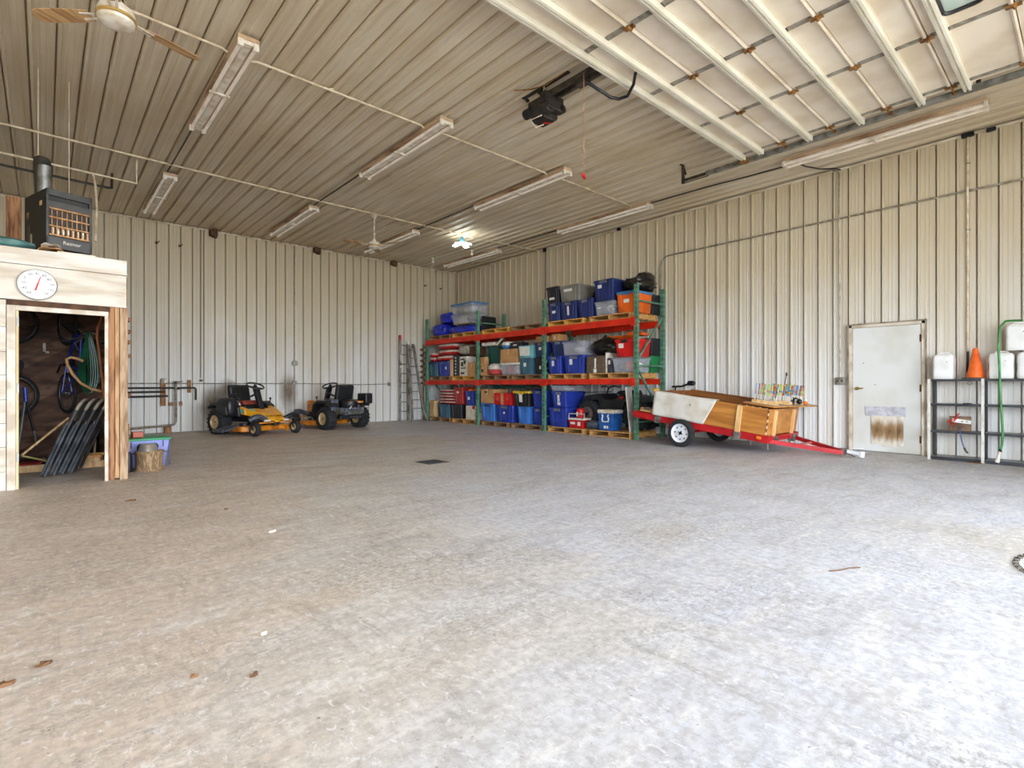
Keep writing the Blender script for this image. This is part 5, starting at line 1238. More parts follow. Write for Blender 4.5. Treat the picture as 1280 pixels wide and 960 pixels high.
tag(MB().obox((8.72, 6.22, .575), (.40, .02, .90), (-.10, 0, .35)).build("leaning_sheet", mat("grey_white_panel", hexc(206, 204, 198), .5, c2=hexc(186, 182, 174)), bevel=.003), "grey white panel leaning at the near end of the floor level", "panel")

# quad bike parked in the lowest bay
M_QUAD = mat('quad_body_black', hexc(40, 42, 44), .4, c2=hexc(26, 28, 30), scale=5)
q = thing('quad_bike', 'dark quad bike with knobbly tyres parked at the back of the lowest bay', 'quad bike', (9.34, 6.92, ZB + .018))
for (x, y, r, w) in ((-.36, .57, .29, .17), (.18, .57, .29, .17), (-.24, -.58, .30, .22), (.18, -.58, .30, .22)):
    wv = MB().lathe([(r * .55, -w / 2), (r * .85, -w / 2 - .008), (r, -w / 2 + .03), (r * 1.01, 0), (r, w / 2 - .03), (r * .85, w / 2 + .008), (r * .55, w / 2)], c=(x, y, r), n=24, axis=(1, 0, 0), caps=False)
    for k in range(16):
        a = 2 * PI * k / 16
        for s in (-1, 1): wv.obox((x + s * w * .27, y + (r + .004) * math.cos(a + s * .1), r + (r + .004) * math.sin(a + s * .1)), (w * .40, .04, .025), Euler((a + s * .1 - PI / 2, 0, 0)))
    tw = wv.build('tyre', M_RUBBER, q)
    MB().lathe([(r * .56, -w / 2 + .012), (r * .5, -w / 2 + .03), (r * .2, -w / 2 + .045), (.03, -w / 2 + .02)], c=(x, y, r), n=20, axis=(1, 0, 0)).build('hub', M_GALV, tw, smooth=True)
MB().prism([(-.75, .55), (-.70, .70), (-.25, .74), (-.1, .62), (.15, .62), (.3, .74), (.72, .68), (.80, .55), (.62, .58), (.35, .60), (.3, .40), (-.28, .40), (-.35, .58), (-.6, .60)], -.36, .24, 'x').build('fender', M_QUAD, q, bevel=.02)
MB().box((-.25, -.5, .25), (.08, .55, .5)).cyl((-.45, .57, .29), (.25, .57, .29), .03).cyl((-.42, -.58, .30), (.25, -.58, .30), .03).build('chassis', M_BLACKM, q)
MB().prism([(-.55, .72), (-.50, .82), (-.1, .80), (.0, .72)], -.22, .06, 'x').build('seat', M_BLACK, q, bevel=.03)
MB().tube([(-.42, .18, .88), (-.2, .24, .90), (-.08, .26, .86), (.06, .24, .90), (.24, .18, .88)], .014, 8).cyl((-.08, .26, .86), (-.08, .36, .6), .02, n=8).build('handlebar', M_BLACKM, q)
MB().obox((-.375, -.30, .66), (.02, .10, .05)).build('tail_light', M_RED, q)
rr = MB()
for s in (-.3, -.15, 0, .13): rr.cyl((s - .04, .3, .77), (s - .04, .8, .76), .010, n=6)
rr.cyl((-.36, .35, .77), (.12, .35, .77), .010, n=6).cyl((-.36, .78, .76), (.12, .78, .76), .010, n=6); rr.build('cargo_rack', M_BLACKM, q)

# ------------------------------------------------------------------ red utility trailer with plywood sides, nose down
M_PLY = mat('plywood_amber', hexc(204, 140, 64), 0.45, c2=hexc(160, 98, 38), scale=2.2, stretch=(3, .5, 5), lo=.35, hi=.68)
M_PLYD = mat('plywood_brown', hexc(150, 96, 50), 0.5, c2=hexc(112, 66, 34), scale=2.2, stretch=(3, .5, 5))
M_STAKE = mat('pale_stake', hexc(232, 196, 138), 0.6, c2=hexc(206, 160, 100), scale=4, stretch=(5, 5, .7))
M_WHEELW = mat('white_wheel', hexc(232, 234, 238), 0.35, c2=hexc(212, 214, 220), scale=6)
M_AMBER = mat('amber_lens', hexc(240, 140, 30), 0.3)
tr = thing('utility_trailer', 'small red utility trailer with plywood sides tipped onto its tongue', 'trailer', (8.87, 4.80, .238), rot=(math.radians(7.1), 0, 0))
BZ = .222                                              # box floor above the axle
for s in (-1, 1):
    MB().box((s * .575 - .03, -1.42, BZ - .12), (s * .575 + .03, 1.05, BZ - .012)).box((s * .575 - .032, -1.42, BZ - .012), (s * .575 + .032, 1.05, BZ)).build('side_rail', M_REDP, tr, bevel=.004)
for y in (-1.40, -.4, .45, 1.03): MB().box((-.55, y - .025, BZ - .09), (.55, y + .025, BZ - .012)).build('cross_member', M_REDP, tr)
MB().box((-.60, 1.03, BZ - .10), (.60, 1.07, BZ + .0)).build('rear_bar', M_REDP, tr)
MB().box((-.54, -1.36, BZ - .01), (.54, 1.03, BZ + .012)).build('deck', M_PLYD, tr)
MB().cyl((-.60, 0, 0), (.60, 0, 0), .022, n=10).box((-.50, -.02, .02), (-.44, .02, BZ - .1)).box((.44, -.02, .02), (.50, .02, BZ - .1)).build('axle', M_BLACKM, tr)
for s in (-1, 1):
    sp = [(s * .47, -.36 + .72 * i / 8, .02 + .10 * ((i - 4) / 4) ** 2) for i in range(9)]
    MB().tube(sp, .016, 6).build('leaf_spring', M_REDP, tr)
    r = .238; w = .125; x = s * .665
    tw = MB().lathe([(r * .66, -w / 2 + .01), (r * .80, -w / 2 - .004), (r * .95, -w / 2 + .006), (r, -w / 2 + .03), (r, w / 2 - .03), (r * .95, w / 2 - .006), (r * .80, w / 2 + .004), (r * .66, w / 2 - .01)], c=(x, 0, 0), n=36, axis=(1, 0, 0), caps=False).build('tyre', M_RUBBER, tr, smooth=True)
    f = s * w / 2
    q = MB(); prof = [(r * .68, f * .95), (r * .64, f * .8), (r * .60, f * .40), (r * .45, f * .30), (r * .30, f * .48), (.03, f * .50)]
    q.lathe(prof, c=(x, 0, 0), n=32, axis=(1, 0, 0), caps=False); q.build('rim', M_WHEELW, tw, smooth=True)
    h = MB()
    for k in range(8):
        a = 2 * PI * k / 8; h.cyl((x + f * .30, math.cos(a) * r * .46, math.sin(a) * r * .46), (x + f * .40, math.cos(a) * r * .46, math.sin(a) * r * .46), .0135, n=8)
    for k in range(4):
        a = 2 * PI * k / 4 + .4; h.cyl((x + f * .46, math.cos(a) * .035, math.sin(a) * .035), (x + f * .66, math.cos(a) * .035, math.sin(a) * .035), .009, n=6)
    h.cyl((x + f * .4, 0, 0), (x + f * .75, 0, 0), .022, n=10); h.build('wheel_nuts', M_BLACKM, tw)['kind'] = 'stuff'
    MB().box((s * .57 - .04, -.05, BZ - .20), (s * .57 + .04, .30, BZ - .11)).build('spring_mount', M_REDP, tr)
SH = .415
# plywood sides, front board and rear edge
MB().box((-.615, -1.36, BZ), (-.597, .60, BZ + SH)).build('side_board', M_PLY, tr, bevel=.002)
MB().box((.597, -1.36, BZ), (.615, .62, BZ + SH + .04)).build('side_board', M_PLYD, tr, bevel=.002)
MB().box((-.60, -1.375, BZ), (.60, -1.357, BZ + SH - .01)).build('front_board', M_PLY, tr, bevel=.002)
MB().box((-.64, .60, BZ - .0), (.60, .625, BZ + SH + .02)).build('tail_board', M_PLYD, tr, bevel=.002)
for (y) in (-.62, ): MB().obox((-.632, y - .32, BZ + .16), (.035, .075, .48), (.0, .0, 0)).build('stake', M_STAKE, tr, bevel=.003)
for x in (-.36, .36): MB().box((x - .035, -1.412, BZ - .10), (x + .035, -1.376, BZ + SH - .03)).build('stake', M_STAKE, tr, bevel=.003)
for (x, y) in ((-.61, -.94), (-.36, -1.41), (.36, -1.41), (-.61, .52)):
    MB().box((x - .04, y - .05, BZ - .14), (x + .04, y + .05, BZ - .015)).build('stake_pocket', M_GALV, tr, bevel=.004)
# pierced black and white edging where the boards meet
for k in range(8):
    MB().box((-.626, -1.383, BZ + .02 + k * .049), (-.596, -1.376, BZ + .045 + k * .049)).build('corner_edging', M_BLACK if k % 2 else M_WHITE, tr)
for k in range(9):
    MB().box((-.624, -1.36 + k * .052, BZ + SH + .001), (-.60, -1.335 + k * .052, BZ + SH + .006)).build('edge_strip', M_BLACK if k % 2 else M_WHITE, tr)
# flat board lying across the front of the box
bd = MB().obox((.10, -1.28, BZ + SH + .042), (1.46, .50, .022), (0, 0, math.radians(-5))).build('front_shelf', M_PLY, tr, bevel=.003)
MB().obox((.10, -1.28, BZ + SH + .0545), (1.44, .48, .002), (0, 0, math.radians(-5))).build('shelf_face', mat('grey_laminate', hexc(186, 170, 150), .45, c2=hexc(160, 142, 120), scale=4), bd)
# canvas hung over the near side
M_CANV = mat('soiled_canvas', hexc(222, 218, 208), 0.8, c2=hexc(196, 184, 160), scale=2.6, bump=.35, bscale=24, lo=.48, hi=.68)
def canvas(u, v):
    y = .63 - u * (1.18 - .18 * v); z = BZ + SH + .010 - v * (.425 + .006 * math.sin(u * 9))
    return (-.640 - .012 * math.sin(u * 11 + v * 2) * v - .02 * v * u, y, z)
MB().sheet(canvas, 26, 10).sheet(lambda u, v: (-.640 + v * .10, .63 - u * 1.18, BZ + SH + .012 + .004 * math.sin(u * 8)), 26, 3).build('canvas_cover', M_CANV, tr, solid=.006, smooth=True)
MB().obox((-.655, .02, BZ + .12), (.003, .02, .02)).obox((-.66, -.10, BZ + .28), (.003, .02, .025)).build('canvas_hole', M_BLACK, tr)
MB().blob((-.58, .64, BZ + SH + .03), (.08, .05, .03), 12, 7, .3, 3, 2).build('yellow_rag', M_YEL, tr, smooth=True)
MB().box((-.56, .70, BZ + .013), (.1, .95, BZ + .035)).build('loose_board', M_STAKE, tr); MB().box((-.45, .66, BZ + .036), (-.35, 1.02, BZ + .06)).build('loose_board', M_PINE, tr)
MB().torus((-.5, .8, BZ + .075), .07, .015, (.2, .1, 1), 18, 6).torus((-.42, .88, BZ + .06), .05, .012, (0, .3, 1), 16, 6).build('chain', M_GALV, tr)
# lights
MB().obox((-.612, -1.28, BZ - .05), (.015, .07, .045)).build('side_marker', M_AMBER, tr, bevel=.004)
MB().cyl((-.6, -1.42, BZ - .13), (-.62, -1.44, BZ - .2), .006, n=6).cyl((-.605, -1.15, BZ - .12), (-.63, -1.18, BZ - .18), .006, n=6).cyl((-.61, .95, BZ - .12), (-.62, .95, BZ - .24), .006, n=6).build('pin', M_GALV, tr)
MB().box((-.62, .75, BZ - .09), (-.605, .98, BZ - .03)).build('tail_light', M_RED, tr, bevel=.006)
# tongue
tip = Vector((.02, -2.34, .105))
for s in (-1, 1): MB().beam((s * .52, -1.34, BZ - .09), (s * .045 + tip.x, tip.y + .06, tip.z), .05, .062).build('tongue', M_REDP, tr, bevel=.004)
MB().beam((-.34, -1.72, BZ - .10), (.34, -1.72, BZ - .10), .04, .02).build('tongue_brace', mat('pink_faded_paint', hexc(206, 120, 110), .5), tr)
MB().obox(tip + Vector((.0, .07, .0)), (.15, .03, .085)).build('clamp', M_GALV, tr)
MB().beam(tip + Vector((0, .02, .03)), tip + Vector((0, -.16, .03)), .075, .05).cyl(tip + Vector((0, -.16, -.02)), tip + Vector((0, -.16, .065)), .042, n=14).beam(tip + Vector((0, -.03, .085)), tip + Vector((.03, -.17, .115)), .03, .012).build('coupler', M_WHEELW, tr, bevel=.005)
MB().tube([tip + Vector((.06, .1, 0)), tip + Vector((.10, -.0, -.03)), tip + Vector((.08, -.12, -.06)), tip + Vector((.12, -.2, -.065))], .008, 6).build('safety_chain', M_GALV, tr)

# rods standing in wooden racks on the trailer's front shelf
M_RODW = mat('rod_pale', hexc(226, 222, 210), .45, c2=hexc(206, 198, 180))
RODC = [mat('rod_%s' % n, hexc(*c), .45) for n, c in (('red', (200, 60, 44)), ('green', (70, 160, 76)), ('blue', (58, 120, 206)), ('yellow', (226, 206, 60)), ('orange', (230, 120, 44)), ('teal', (70, 170, 170)), ('lime', (170, 206, 70)), ('maroon', (120, 44, 50)))]
RODN = ['red', 'green', 'blue', 'yellow', 'orange', 'teal', 'lime green', 'maroon']
TM = Matrix.Translation((8.87, 4.80, .238)) @ Matrix.Rotation(math.radians(7.1), 4, 'X')
def on_shelf(x, y): return TM @ Vector((x, y, BZ + SH + .057))
racks = [(-.45, -1.42, -1.06, 'wooden rod rack nearest the canvas on the trailer shelf'), (-.02, -1.46, -1.12, 'middle wooden rod rack on the trailer shelf'), (.42, -1.50, -1.16, 'wooden rod rack at the wall end of the trailer shelf')]
for (x, y0, y1, lab) in racks:
    t = thing('rod_rack', lab, 'rack', on_shelf(x, (y0 + y1) / 2), group='wooden rod racks', rot=(math.radians(7.1), 0, 0))
    L = (y1 - y0) / 2
    MB().box((-.07, -L, 0), (.07, L, .022)).build('base', M_STAKE, t, bevel=.003)
    for s in (-.05, .05): MB().box((s - .008, -L, .022), (s + .008, L, .05)).build('rail', M_STAKE, t)
def make_rod(k, h):
    t = thing('fishing_rod', '', 'rod', group='coloured rods standing in the trailer racks')
    MB().cyl((0, 0, 0), (0, 0, h * .42), .0055, n=8).build('shaft', M_RODW, t)
    MB().cyl((0, 0, h * .42), (0, 0, h), .006, n=8).build('sleeve', RODC[k], t)
    MB().cyl((0, 0, h * .58), (0, 0, h * .70), .0066, n=8).build('band', RODC[(k + 2) % 8], t)
    MB().cyl((0, 0, h), (0, 0, h + .012), .008, n=8).build('tip', RODC[(k + 3) % 8], t)
    return t
rods = [make_rod(k, .275) for k in range(8)]; ru = [False] * 8
slots = []
for ri, (x, y0, y1, _) in enumerate(racks):
    n = (7, 9, 9)[ri]
    for i in range(n):
        for s in ((-.03,) if ri == 0 and i > 5 else (-.03, .03)): slots.append((ri, x + s, y0 + .03 + (y1 - y0 - .06) * i / (n - 1), i))
place = ('canvas-side rack', 'middle rack', 'wall-end rack')
cnt_ = {}; ORD = 'first second third fourth fifth sixth seventh eighth ninth'.split()
for j, (ri, x, y, i) in enumerate(slots):
    k = (i * 3 + ri * 2 + (1 if x > racks[ri][0] else 0) * 5) % 8
    r = rods[k] if not ru[k] else copy_tree(rods[k]); ru[k] = True
    p = on_shelf(x, y); r.location = p + Vector((0, 0, .022)); r.rotation_euler = (math.radians(7.1) + random.uniform(-.03, .03), random.uniform(-.03, .06), 0)
    cnt_[(ri, x > racks[ri][0])] = cnt_.get((ri, x > racks[ri][0]), 0) + 1
    r['label'] = '%s rod from the front, %s, %s row of the %s' % (ORD[cnt_[(ri, x > racks[ri][0])] - 1], RODN[k], 'wall side' if x > racks[ri][0] else 'near', place[ri]); r['group'] = 'coloured rods in the ' + place[ri]
t = thing('fishing_pole', 'tallest dark rod with a black tip rising above the coloured rods', 'rod', on_shelf(.30, -1.20))
MB().tube([(0, 0, 0), (.03, -.02, .2), (.08, -.05, .46)], .006, 6).build('shaft', M_BLACKM, t); MB().lathe([(.008, 0), (.016, .015), (.012, .05), (.003, .06)], c=(.08, -.05, .44), n=10).build('tip', M_BLACK, t, smooth=True)
for (x, y, c, lab) in ((-.12, -1.24, M_BLACKM, 'black reel lying between the rod racks on the trailer shelf'), (.20, -1.44, M_NAVY, 'navy and black reel in front of the rods on the trailer shelf')):
    t = thing('fishing_reel', lab, 'reel', on_shelf(x, y), rot=(math.radians(7.1), 0, .4), group=None)
    MB().lathe([(.035, 0), (.035, .012), (.018, .016), (.018, .04), (.035, .044), (.035, .056)], c=(0, 0, .036), n=16, axis=(0, 1, 0)).build('spool', c, t, smooth=True)
    MB().tube([(0, .03, .05), (-.05, .02, .09), (-.12, 0, .11), (-.16, -.02, .10)], .014, 8).beam((0, .03, .04), (.0, .03, .12), .012, .012).build('grip', M_BLACK, t, smooth=True)
t = thing('bobber', 'orange and white float at the front of the trailer shelf', 'float', on_shelf(.46, -1.52) + Vector((0, 0, 0)))
MB().blob((0, 0, .032), (.038, .038, .034), 14, 9).build('ball', M_STUFFO, t, smooth=True); MB().lathe([(.02, .06), (.022, .09), (.012, .12)], n=12).build('stem', M_WHITE, t, smooth=True)
t = thing('bird_figure', 'small dark toy bird with a white head at the end of the trailer shelf', 'toy', on_shelf(.36, -1.46))
MB().blob((0, 0, .045), (.03, .045, .045), 12, 8).build('body', M_BLACK, t, smooth=True); MB().blob((0, -.015, .11), (.022, .024, .024), 12, 8).build('head', M_WHITE, t, smooth=True)
tag(MB().prism([(-.45, .0), (.40, .0), (.42, .06), (-.40, .02)], -.12, .12, 'x').build('black_tray', M_BLACK), 'black flat thing lying in the trailer box behind the rods', 'tray')
bpy.data.objects['black_tray'].matrix_world = TM @ Matrix.Translation((-.1, -.62, BZ + .30))
MB().box((-.35, -.4, -.285), (.35, .35, 0)).build('support', M_STUFFD, bpy.data.objects['black_tray'])
t = thing('trimmer_head', 'dark bent tool head sticking up behind the trailer by the last green upright', 'tool', (9.62, 5.62, 0))
MB().tube([(.08, -.10, 0), (.0, .0, .6), (-.05, .12, .93), (-.04, .1, 1.04)], .014, 8).build('shaft', M_BLACKM, t, smooth=True)
MB().tube([(-.06, .18, 1.03), (.0, .0, 1.04), (.02, -.16, 1.09)], .02, 8).blob((.02, -.2, 1.10), (.05, .09, .05), 12, 8, .3, 4, 3).build('head', M_BLACKM, t, smooth=True)
MB().blob((.0, .0, .93), (.05, .08, .03), 12, 8).build('cap', M_BLUE, t, smooth=True)

# ------------------------------------------------------------------ black shelf units by the white door
M_SHELFB = mat('charcoal_shelf', hexc(60, 63, 68), 0.4, metal=.2, c2=hexc(44, 46, 50), scale=5)
M_SHELFT = mat('shelf_top_grey', hexc(120, 122, 124), 0.4, metal=.2, c2=hexc(96, 98, 98), scale=5)
M_POSTW = mat('shelf_post_white', hexc(222, 218, 208), 0.45, c2=hexc(200, 192, 176), scale=7)
t = thing('shelf_unit', 'black open shelf unit with white front posts beside the white door', 'shelf', (9.70, 1.02, 0))
D = .17; SY = (1.63, 1.05, .43)
for b in range(2):
    for z in (.045, .415, .80, 1.150):
        s_ = MB().box((-D, SY[b + 1] - 1.02 + .012, z - .028), (D, SY[b] - 1.02 - .012, z)).build('shelf', M_SHELFB, t, bevel=.003)
        MB().box((-D + .006, SY[b + 1] - 1.0, z), (D - .006, SY[b] - 1.04, z + .002)).build('shelf_face', M_SHELFT, s_)
    MB().box((-D - .004, SY[b + 1] - 1.0, .0), (-D, SY[b] - 1.04, .03)).build('kick_plate', M_SHELFB, t)
for y in SY:
    for e in (-1, 1):
        MB().box((e * D - .012, y - 1.02 - .016, 0), (e * D + .012, y - 1.02 + .016, 1.155)).build('post', M_POSTW if e < 0 else M_SHELFB, t, bevel=.002)
M_JUG = mat('white_jug_plastic', hexc(238, 238, 236), .4, c2=hexc(222, 220, 212), scale=4)
M_CARDW = mat('jug_card', hexc(214, 150, 120), .7, c2=hexc(186, 120, 92), scale=8)
def jug(label, y, z, w=.25, h=.355, x=9.70, rz=0):
    t = thing('jug', label, 'jug', (x, y, z), rz=rz, group='white jugs on the shelves')
    n = 5; pts = []
    prof = [(0, .94), (.02, 1.0), (h * .30, 1.0), (h * .32, .975), (h * .60, .975), (h * .62, 1.0), (h * .86, 1.0), (h * .95, .93), (h, .80)]
    rings = []
    for z_, s in prof:
        r = w / 2 * s; c = r * .30; ring = []
        for qx, qy, s0 in ((1, 1, 0), (-1, 1, 1), (-1, -1, 2), (1, -1, 3)):
            ring += arc((qx * (r - c), qy * (r - c), z_), c, s0 * PI / 2, s0 * PI / 2 + PI / 2, 4)
        rings.append(ring)
    k = len(rings[0])
    MB().add([p for r in rings for p in r], [(j * k + i, j * k + (i + 1) % k, (j + 1) * k + (i + 1) % k, (j + 1) * k + i) for j in range(len(rings) - 1) for i in range(k)] + [tuple(range(k - 1, -1, -1)), tuple(range((len(rings) - 1) * k, len(rings) * k))]).build('body', M_JUG, t, smooth=True)
    MB().tube([(-.02, -.07, h - .004), (-.02, -.05, h + .022), (-.02, .05, h + .022), (-.02, .07, h - .004)], .012, 8).build('handle', M_JUG, t, smooth=True)
    MB().cyl((.06, .05, h - .004), (.06, .05, h + .025), .03, n=16).build('cap', M_JUG, t)
    MB().cyl((-w / 2 * .99, -.045, h * .70), (-w / 2 * .975 - .004, -.045, h * .70), .007, n=8).build('mark', M_BOX, t)
    return t
jug('white jug at the door end of the shelf top', 1.485, 1.153, .235, .35)
jug('white jug beside the cone under the green hose', .875, 1.153, .255, .345)
jug('white jug at the very edge of the photo on the shelf top', .595, 1.153, .25, .345)
jug('white jug stacked on two other jugs with the green hose hooked over it', .70, 1.530, .26, .345)
tag(MB().box((9.60, 1.006, 1.153), (9.80, 1.012, 1.47)).build('card_sheet', M_CARDW), 'salmon coloured card standing against the jug next to the cone', 'card')
t = thing('traffic_cone', 'orange traffic cone on the shelf top between the white jugs', 'cone', (9.70, 1.145, 1.153))
M_CONE = mat('cone_orange', hexc(240, 112, 34), .5, c2=hexc(214, 78, 22), scale=7)
MB().lathe([(.102, .02), (.095, .05), (.028, .42), (.022, .43), (.018, .43), (.016, .40)], n=28).build('cone', M_CONE, t, smooth=True)
MB().box((-.125, -.13, 0), (.125, .13, .02)).build('base', mat('cone_base_worn', hexc(120, 82, 66), .6, c2=hexc(66, 62, 60), scale=8), t, bevel=.005)
M_GH2 = mat('bright_green_hose', hexc(58, 150, 66), .4, c2=hexc(36, 112, 48), scale=8)
t = thing('garden_hose', 'bright green hose with a white nozzle hanging down the shelf front', 'hose', (9.50, .86, 1.9))
MB().tube([(.22, -.18, .030), (.18, -.12, .032), (.08, -.03, .022), (.03, .015, -.05), (.012, .025, -.15), (.004, .03, -.35), (0.004, .02, -.60), (.004, .015, -.90), (0.004, .0, -1.2), (0.004, -.012, -1.45), (.004, -.004, -1.62), (.004, .012, -1.74)], .0135, 8).build('hose', M_GH2, t, smooth=True)
MB().lathe([(.016, 0), (.022, .01), (.016, .05), (.018, .09), (.026, .12), (.024, .15)], c=(.004, .013, -1.72), n=12, axis=(0, .22, -1)).build('nozzle', M_WHITE, t, smooth=True)
MB().cyl((.004, .02, -1.71), (.004, .0, -1.70), .022, n=10).build('coupling', M_BLACKM, t)
tag(MB().obox((9.64, 1.30, .417 + .105), (.06, .235, .205), (0, -.06, .05)).build('wood_offcut', mat('dark_offcut', hexc(136, 108, 84), .75, c2=hexc(96, 70, 50), scale=9), bevel=.006), 'brown wood offcut standing on the second lowest shelf', 'wood')
t = thing('power_strip', 'white power strip with a red cord hung on the brown wood offcut', 'power strip', (9.585, 1.30, .56))
MB().obox((0, -.02, 0), (.03, .21, .055), (.12, 0, 0)).build('body', M_JUG, t, bevel=.006)
for y in (-.03, -.08): MB().cyl((-.0165, y, -.002), (-.0175, y, -.002), .011, n=10).build('socket', M_BOX, t)
MB().tube([(-.01, .02, .10), (-.022, .03, .03), (-.025, .09, .02), (-.02, .13, -.02), (-.02, .10, -.055), (-.02, .04, -.03)], .0075, 6).tube([(-.005, .0, .11), (-.012, .035, .06), (-.025, .05, .0), (-.026, .1, -.01)], .0075, 6).build('red_cord', M_RED, t, smooth=True)
t = thing('strap', 'blue strap hanging from the shelf with a black end', 'strap', (9.515, 1.29, .44))
MB().tube([(.06, .0, .02), (.0, 0, .005), (-.006, -.01, -.06), (-.006, -.03, -.18), (-.006, -.055, -.26)], .0075, 6).build('webbing', pl('strap_blue', (78, 108, 156)), t)
MB().tube([(-.006, -.05, -.24), (-.006, -.06, -.275)], .013, 8).tube([(-.006, -.06, -.275), (-.006, -.09, -.315)], .011, 8).build('hook', M_BLACK, t)
t = thing('clips', 'row of small black clips lying on the upper middle shelf', 'clips', (9.58, 1.22, .802))
for i in range(3): MB().box((-.02, -.05 + i * .032, 0), (.02, -.025 + i * .032, .016)).build('clip', M_BLACK, t)
tag(MB().torus((9.575, 1.19, 1.093), .022, .006, (1, 0, 0), 16, 6).box((9.569, 1.183, 1.112), (9.581, 1.197, 1.124)).build('hook_ring', M_BOX), 'grey ring hanging under the shelf top below the cone', 'ring')
tag(MB().box((9.44, 1.05, .0), (9.62, 1.20, .006)).build('floor_shim', M_STUDA), 'thin brown wood shim on the floor at the middle shelf post', 'shim')

# ------------------------------------------------------------------ lilac tote by the shed
t = thing('lidded_tote', 'lilac tote with a green lid and dark blue trim behind the log stump', 'tote', (.975, 8.36, 0), rz=.03)
m = MB().frust((0, 0), (.40, .40), (.50, .48), .002, .36).build('body', M_PUR, t, bevel=.02)
MB().box((-.262, -.252, .355), (.262, .252, .385)).build('lid', M_GLID, t, bevel=.008)
MB().obox((0, -.222, .20), (.44, .012, .015)).box((.235, -.235, .02), (.247, -.215, .35)).box((.165, -.250, .27), (.175, -.243, .35)).box((-.175, -.250, .27), (-.165, -.243, .35)).build('trim', M_NAVY, t)
MB().tube([(-.10, -.240, .24), (-.10, -.27, .29), (-.09, -.275, .31), (.09, -.275, .31), (.10, -.27, .29), (.10, -.240, .24)], .014, 8).build('handle', M_BLACKM, t, smooth=True)
tag(MB().obox((.90, 8.32, .425), (.12, .08, .075), (0, 0, .1)).build('orange_block', pl('dull_orange', (212, 96, 58)), bevel=.008), 'dull orange block lying on the green lid of the lilac tote', 'block')
tag(MB().obox((.80, 8.37, .405), (.07, .10, .035), (0, 0, .1)).build('dark_tin', M_BLACKM, bevel=.006), 'small dark tin beside the orange block on the green lid', 'tin')
tag(MB().lathe([(.042, 0), (.045, .02), (.042, .20), (.03, .24)], c=(.762, 7.93, 0), n=16).build('black_pot', M_BLACK, smooth=True), 'black pot in the shade between the shed post and the stump', 'pot')

# ------------------------------------------------------------------ riding mowers
M_MYEL = mat('mower_yellow', hexc(244, 176, 28), .35, c2=hexc(226, 150, 18), scale=4)
M_MORG = mat('mower_deck_orange', hexc(226, 140, 30), .42, c2=hexc(176, 98, 20), scale=6)
M_MBLK = mat('mower_black', hexc(36, 37, 39), .38, c2=hexc(26, 27, 29), scale=6)
M_MGREY = mat('mower_grey', hexc(88, 92, 100), .4, c2=hexc(66, 70, 78), scale=6)
M_TANRIM = mat('tan_rim', hexc(206, 184, 140), .4, c2=hexc(180, 150, 104), scale=8)
M_SEATR = mat('seat_pad_rust', hexc(150, 62, 44), .7, c2=hexc(118, 44, 34), scale=8)
M_CYAN = pl('cyan_sticker', (92, 200, 200))
def wheel(parent, c, r, w, name='wheel', rim=M_TANRIM, tread=0, ax=(1, 0, 0)):
    m = MB().lathe([(r * .55, -w / 2 + .01), (r * .82, -w / 2), (r * .96, -w / 2 + .02), (r, -w / 4), (r, w / 4), (r * .96, w / 2 - .02), (r * .82, w / 2), (r * .55, w / 2 - .01)], c=c, n=28, axis=ax, caps=False)
    if tread:
        for k in range(tread):
            a = 2 * PI * k / tread
            for s in (-1, 1): m.obox((c[0] + s * w * .24, c[1] + (r + .002) * math.cos(a + s * .08), c[2] + (r + .002) * math.sin(a + s * .08)), (w * .42, .03, .014), Euler((a + s * .08 - PI / 2, 0, 0)))
    t = m.build(name, M_RUBBER, parent, smooth=True)
    MB().lathe([(r * .57, -w / 2 + .015), (r * .52, -w / 2 + .04), (r * .25, -w / 2 + .05), (.02, -w / 2 + .03)], c=c, n=22, axis=ax, caps=False).lathe([(r * .57, w / 2 - .015), (r * .52, w / 2 - .04), (r * .25, w / 2 - .05), (.02, w / 2 - .03)], c=c, n=22, axis=ax, caps=False).build('rim', rim, t, smooth=True)
    return t
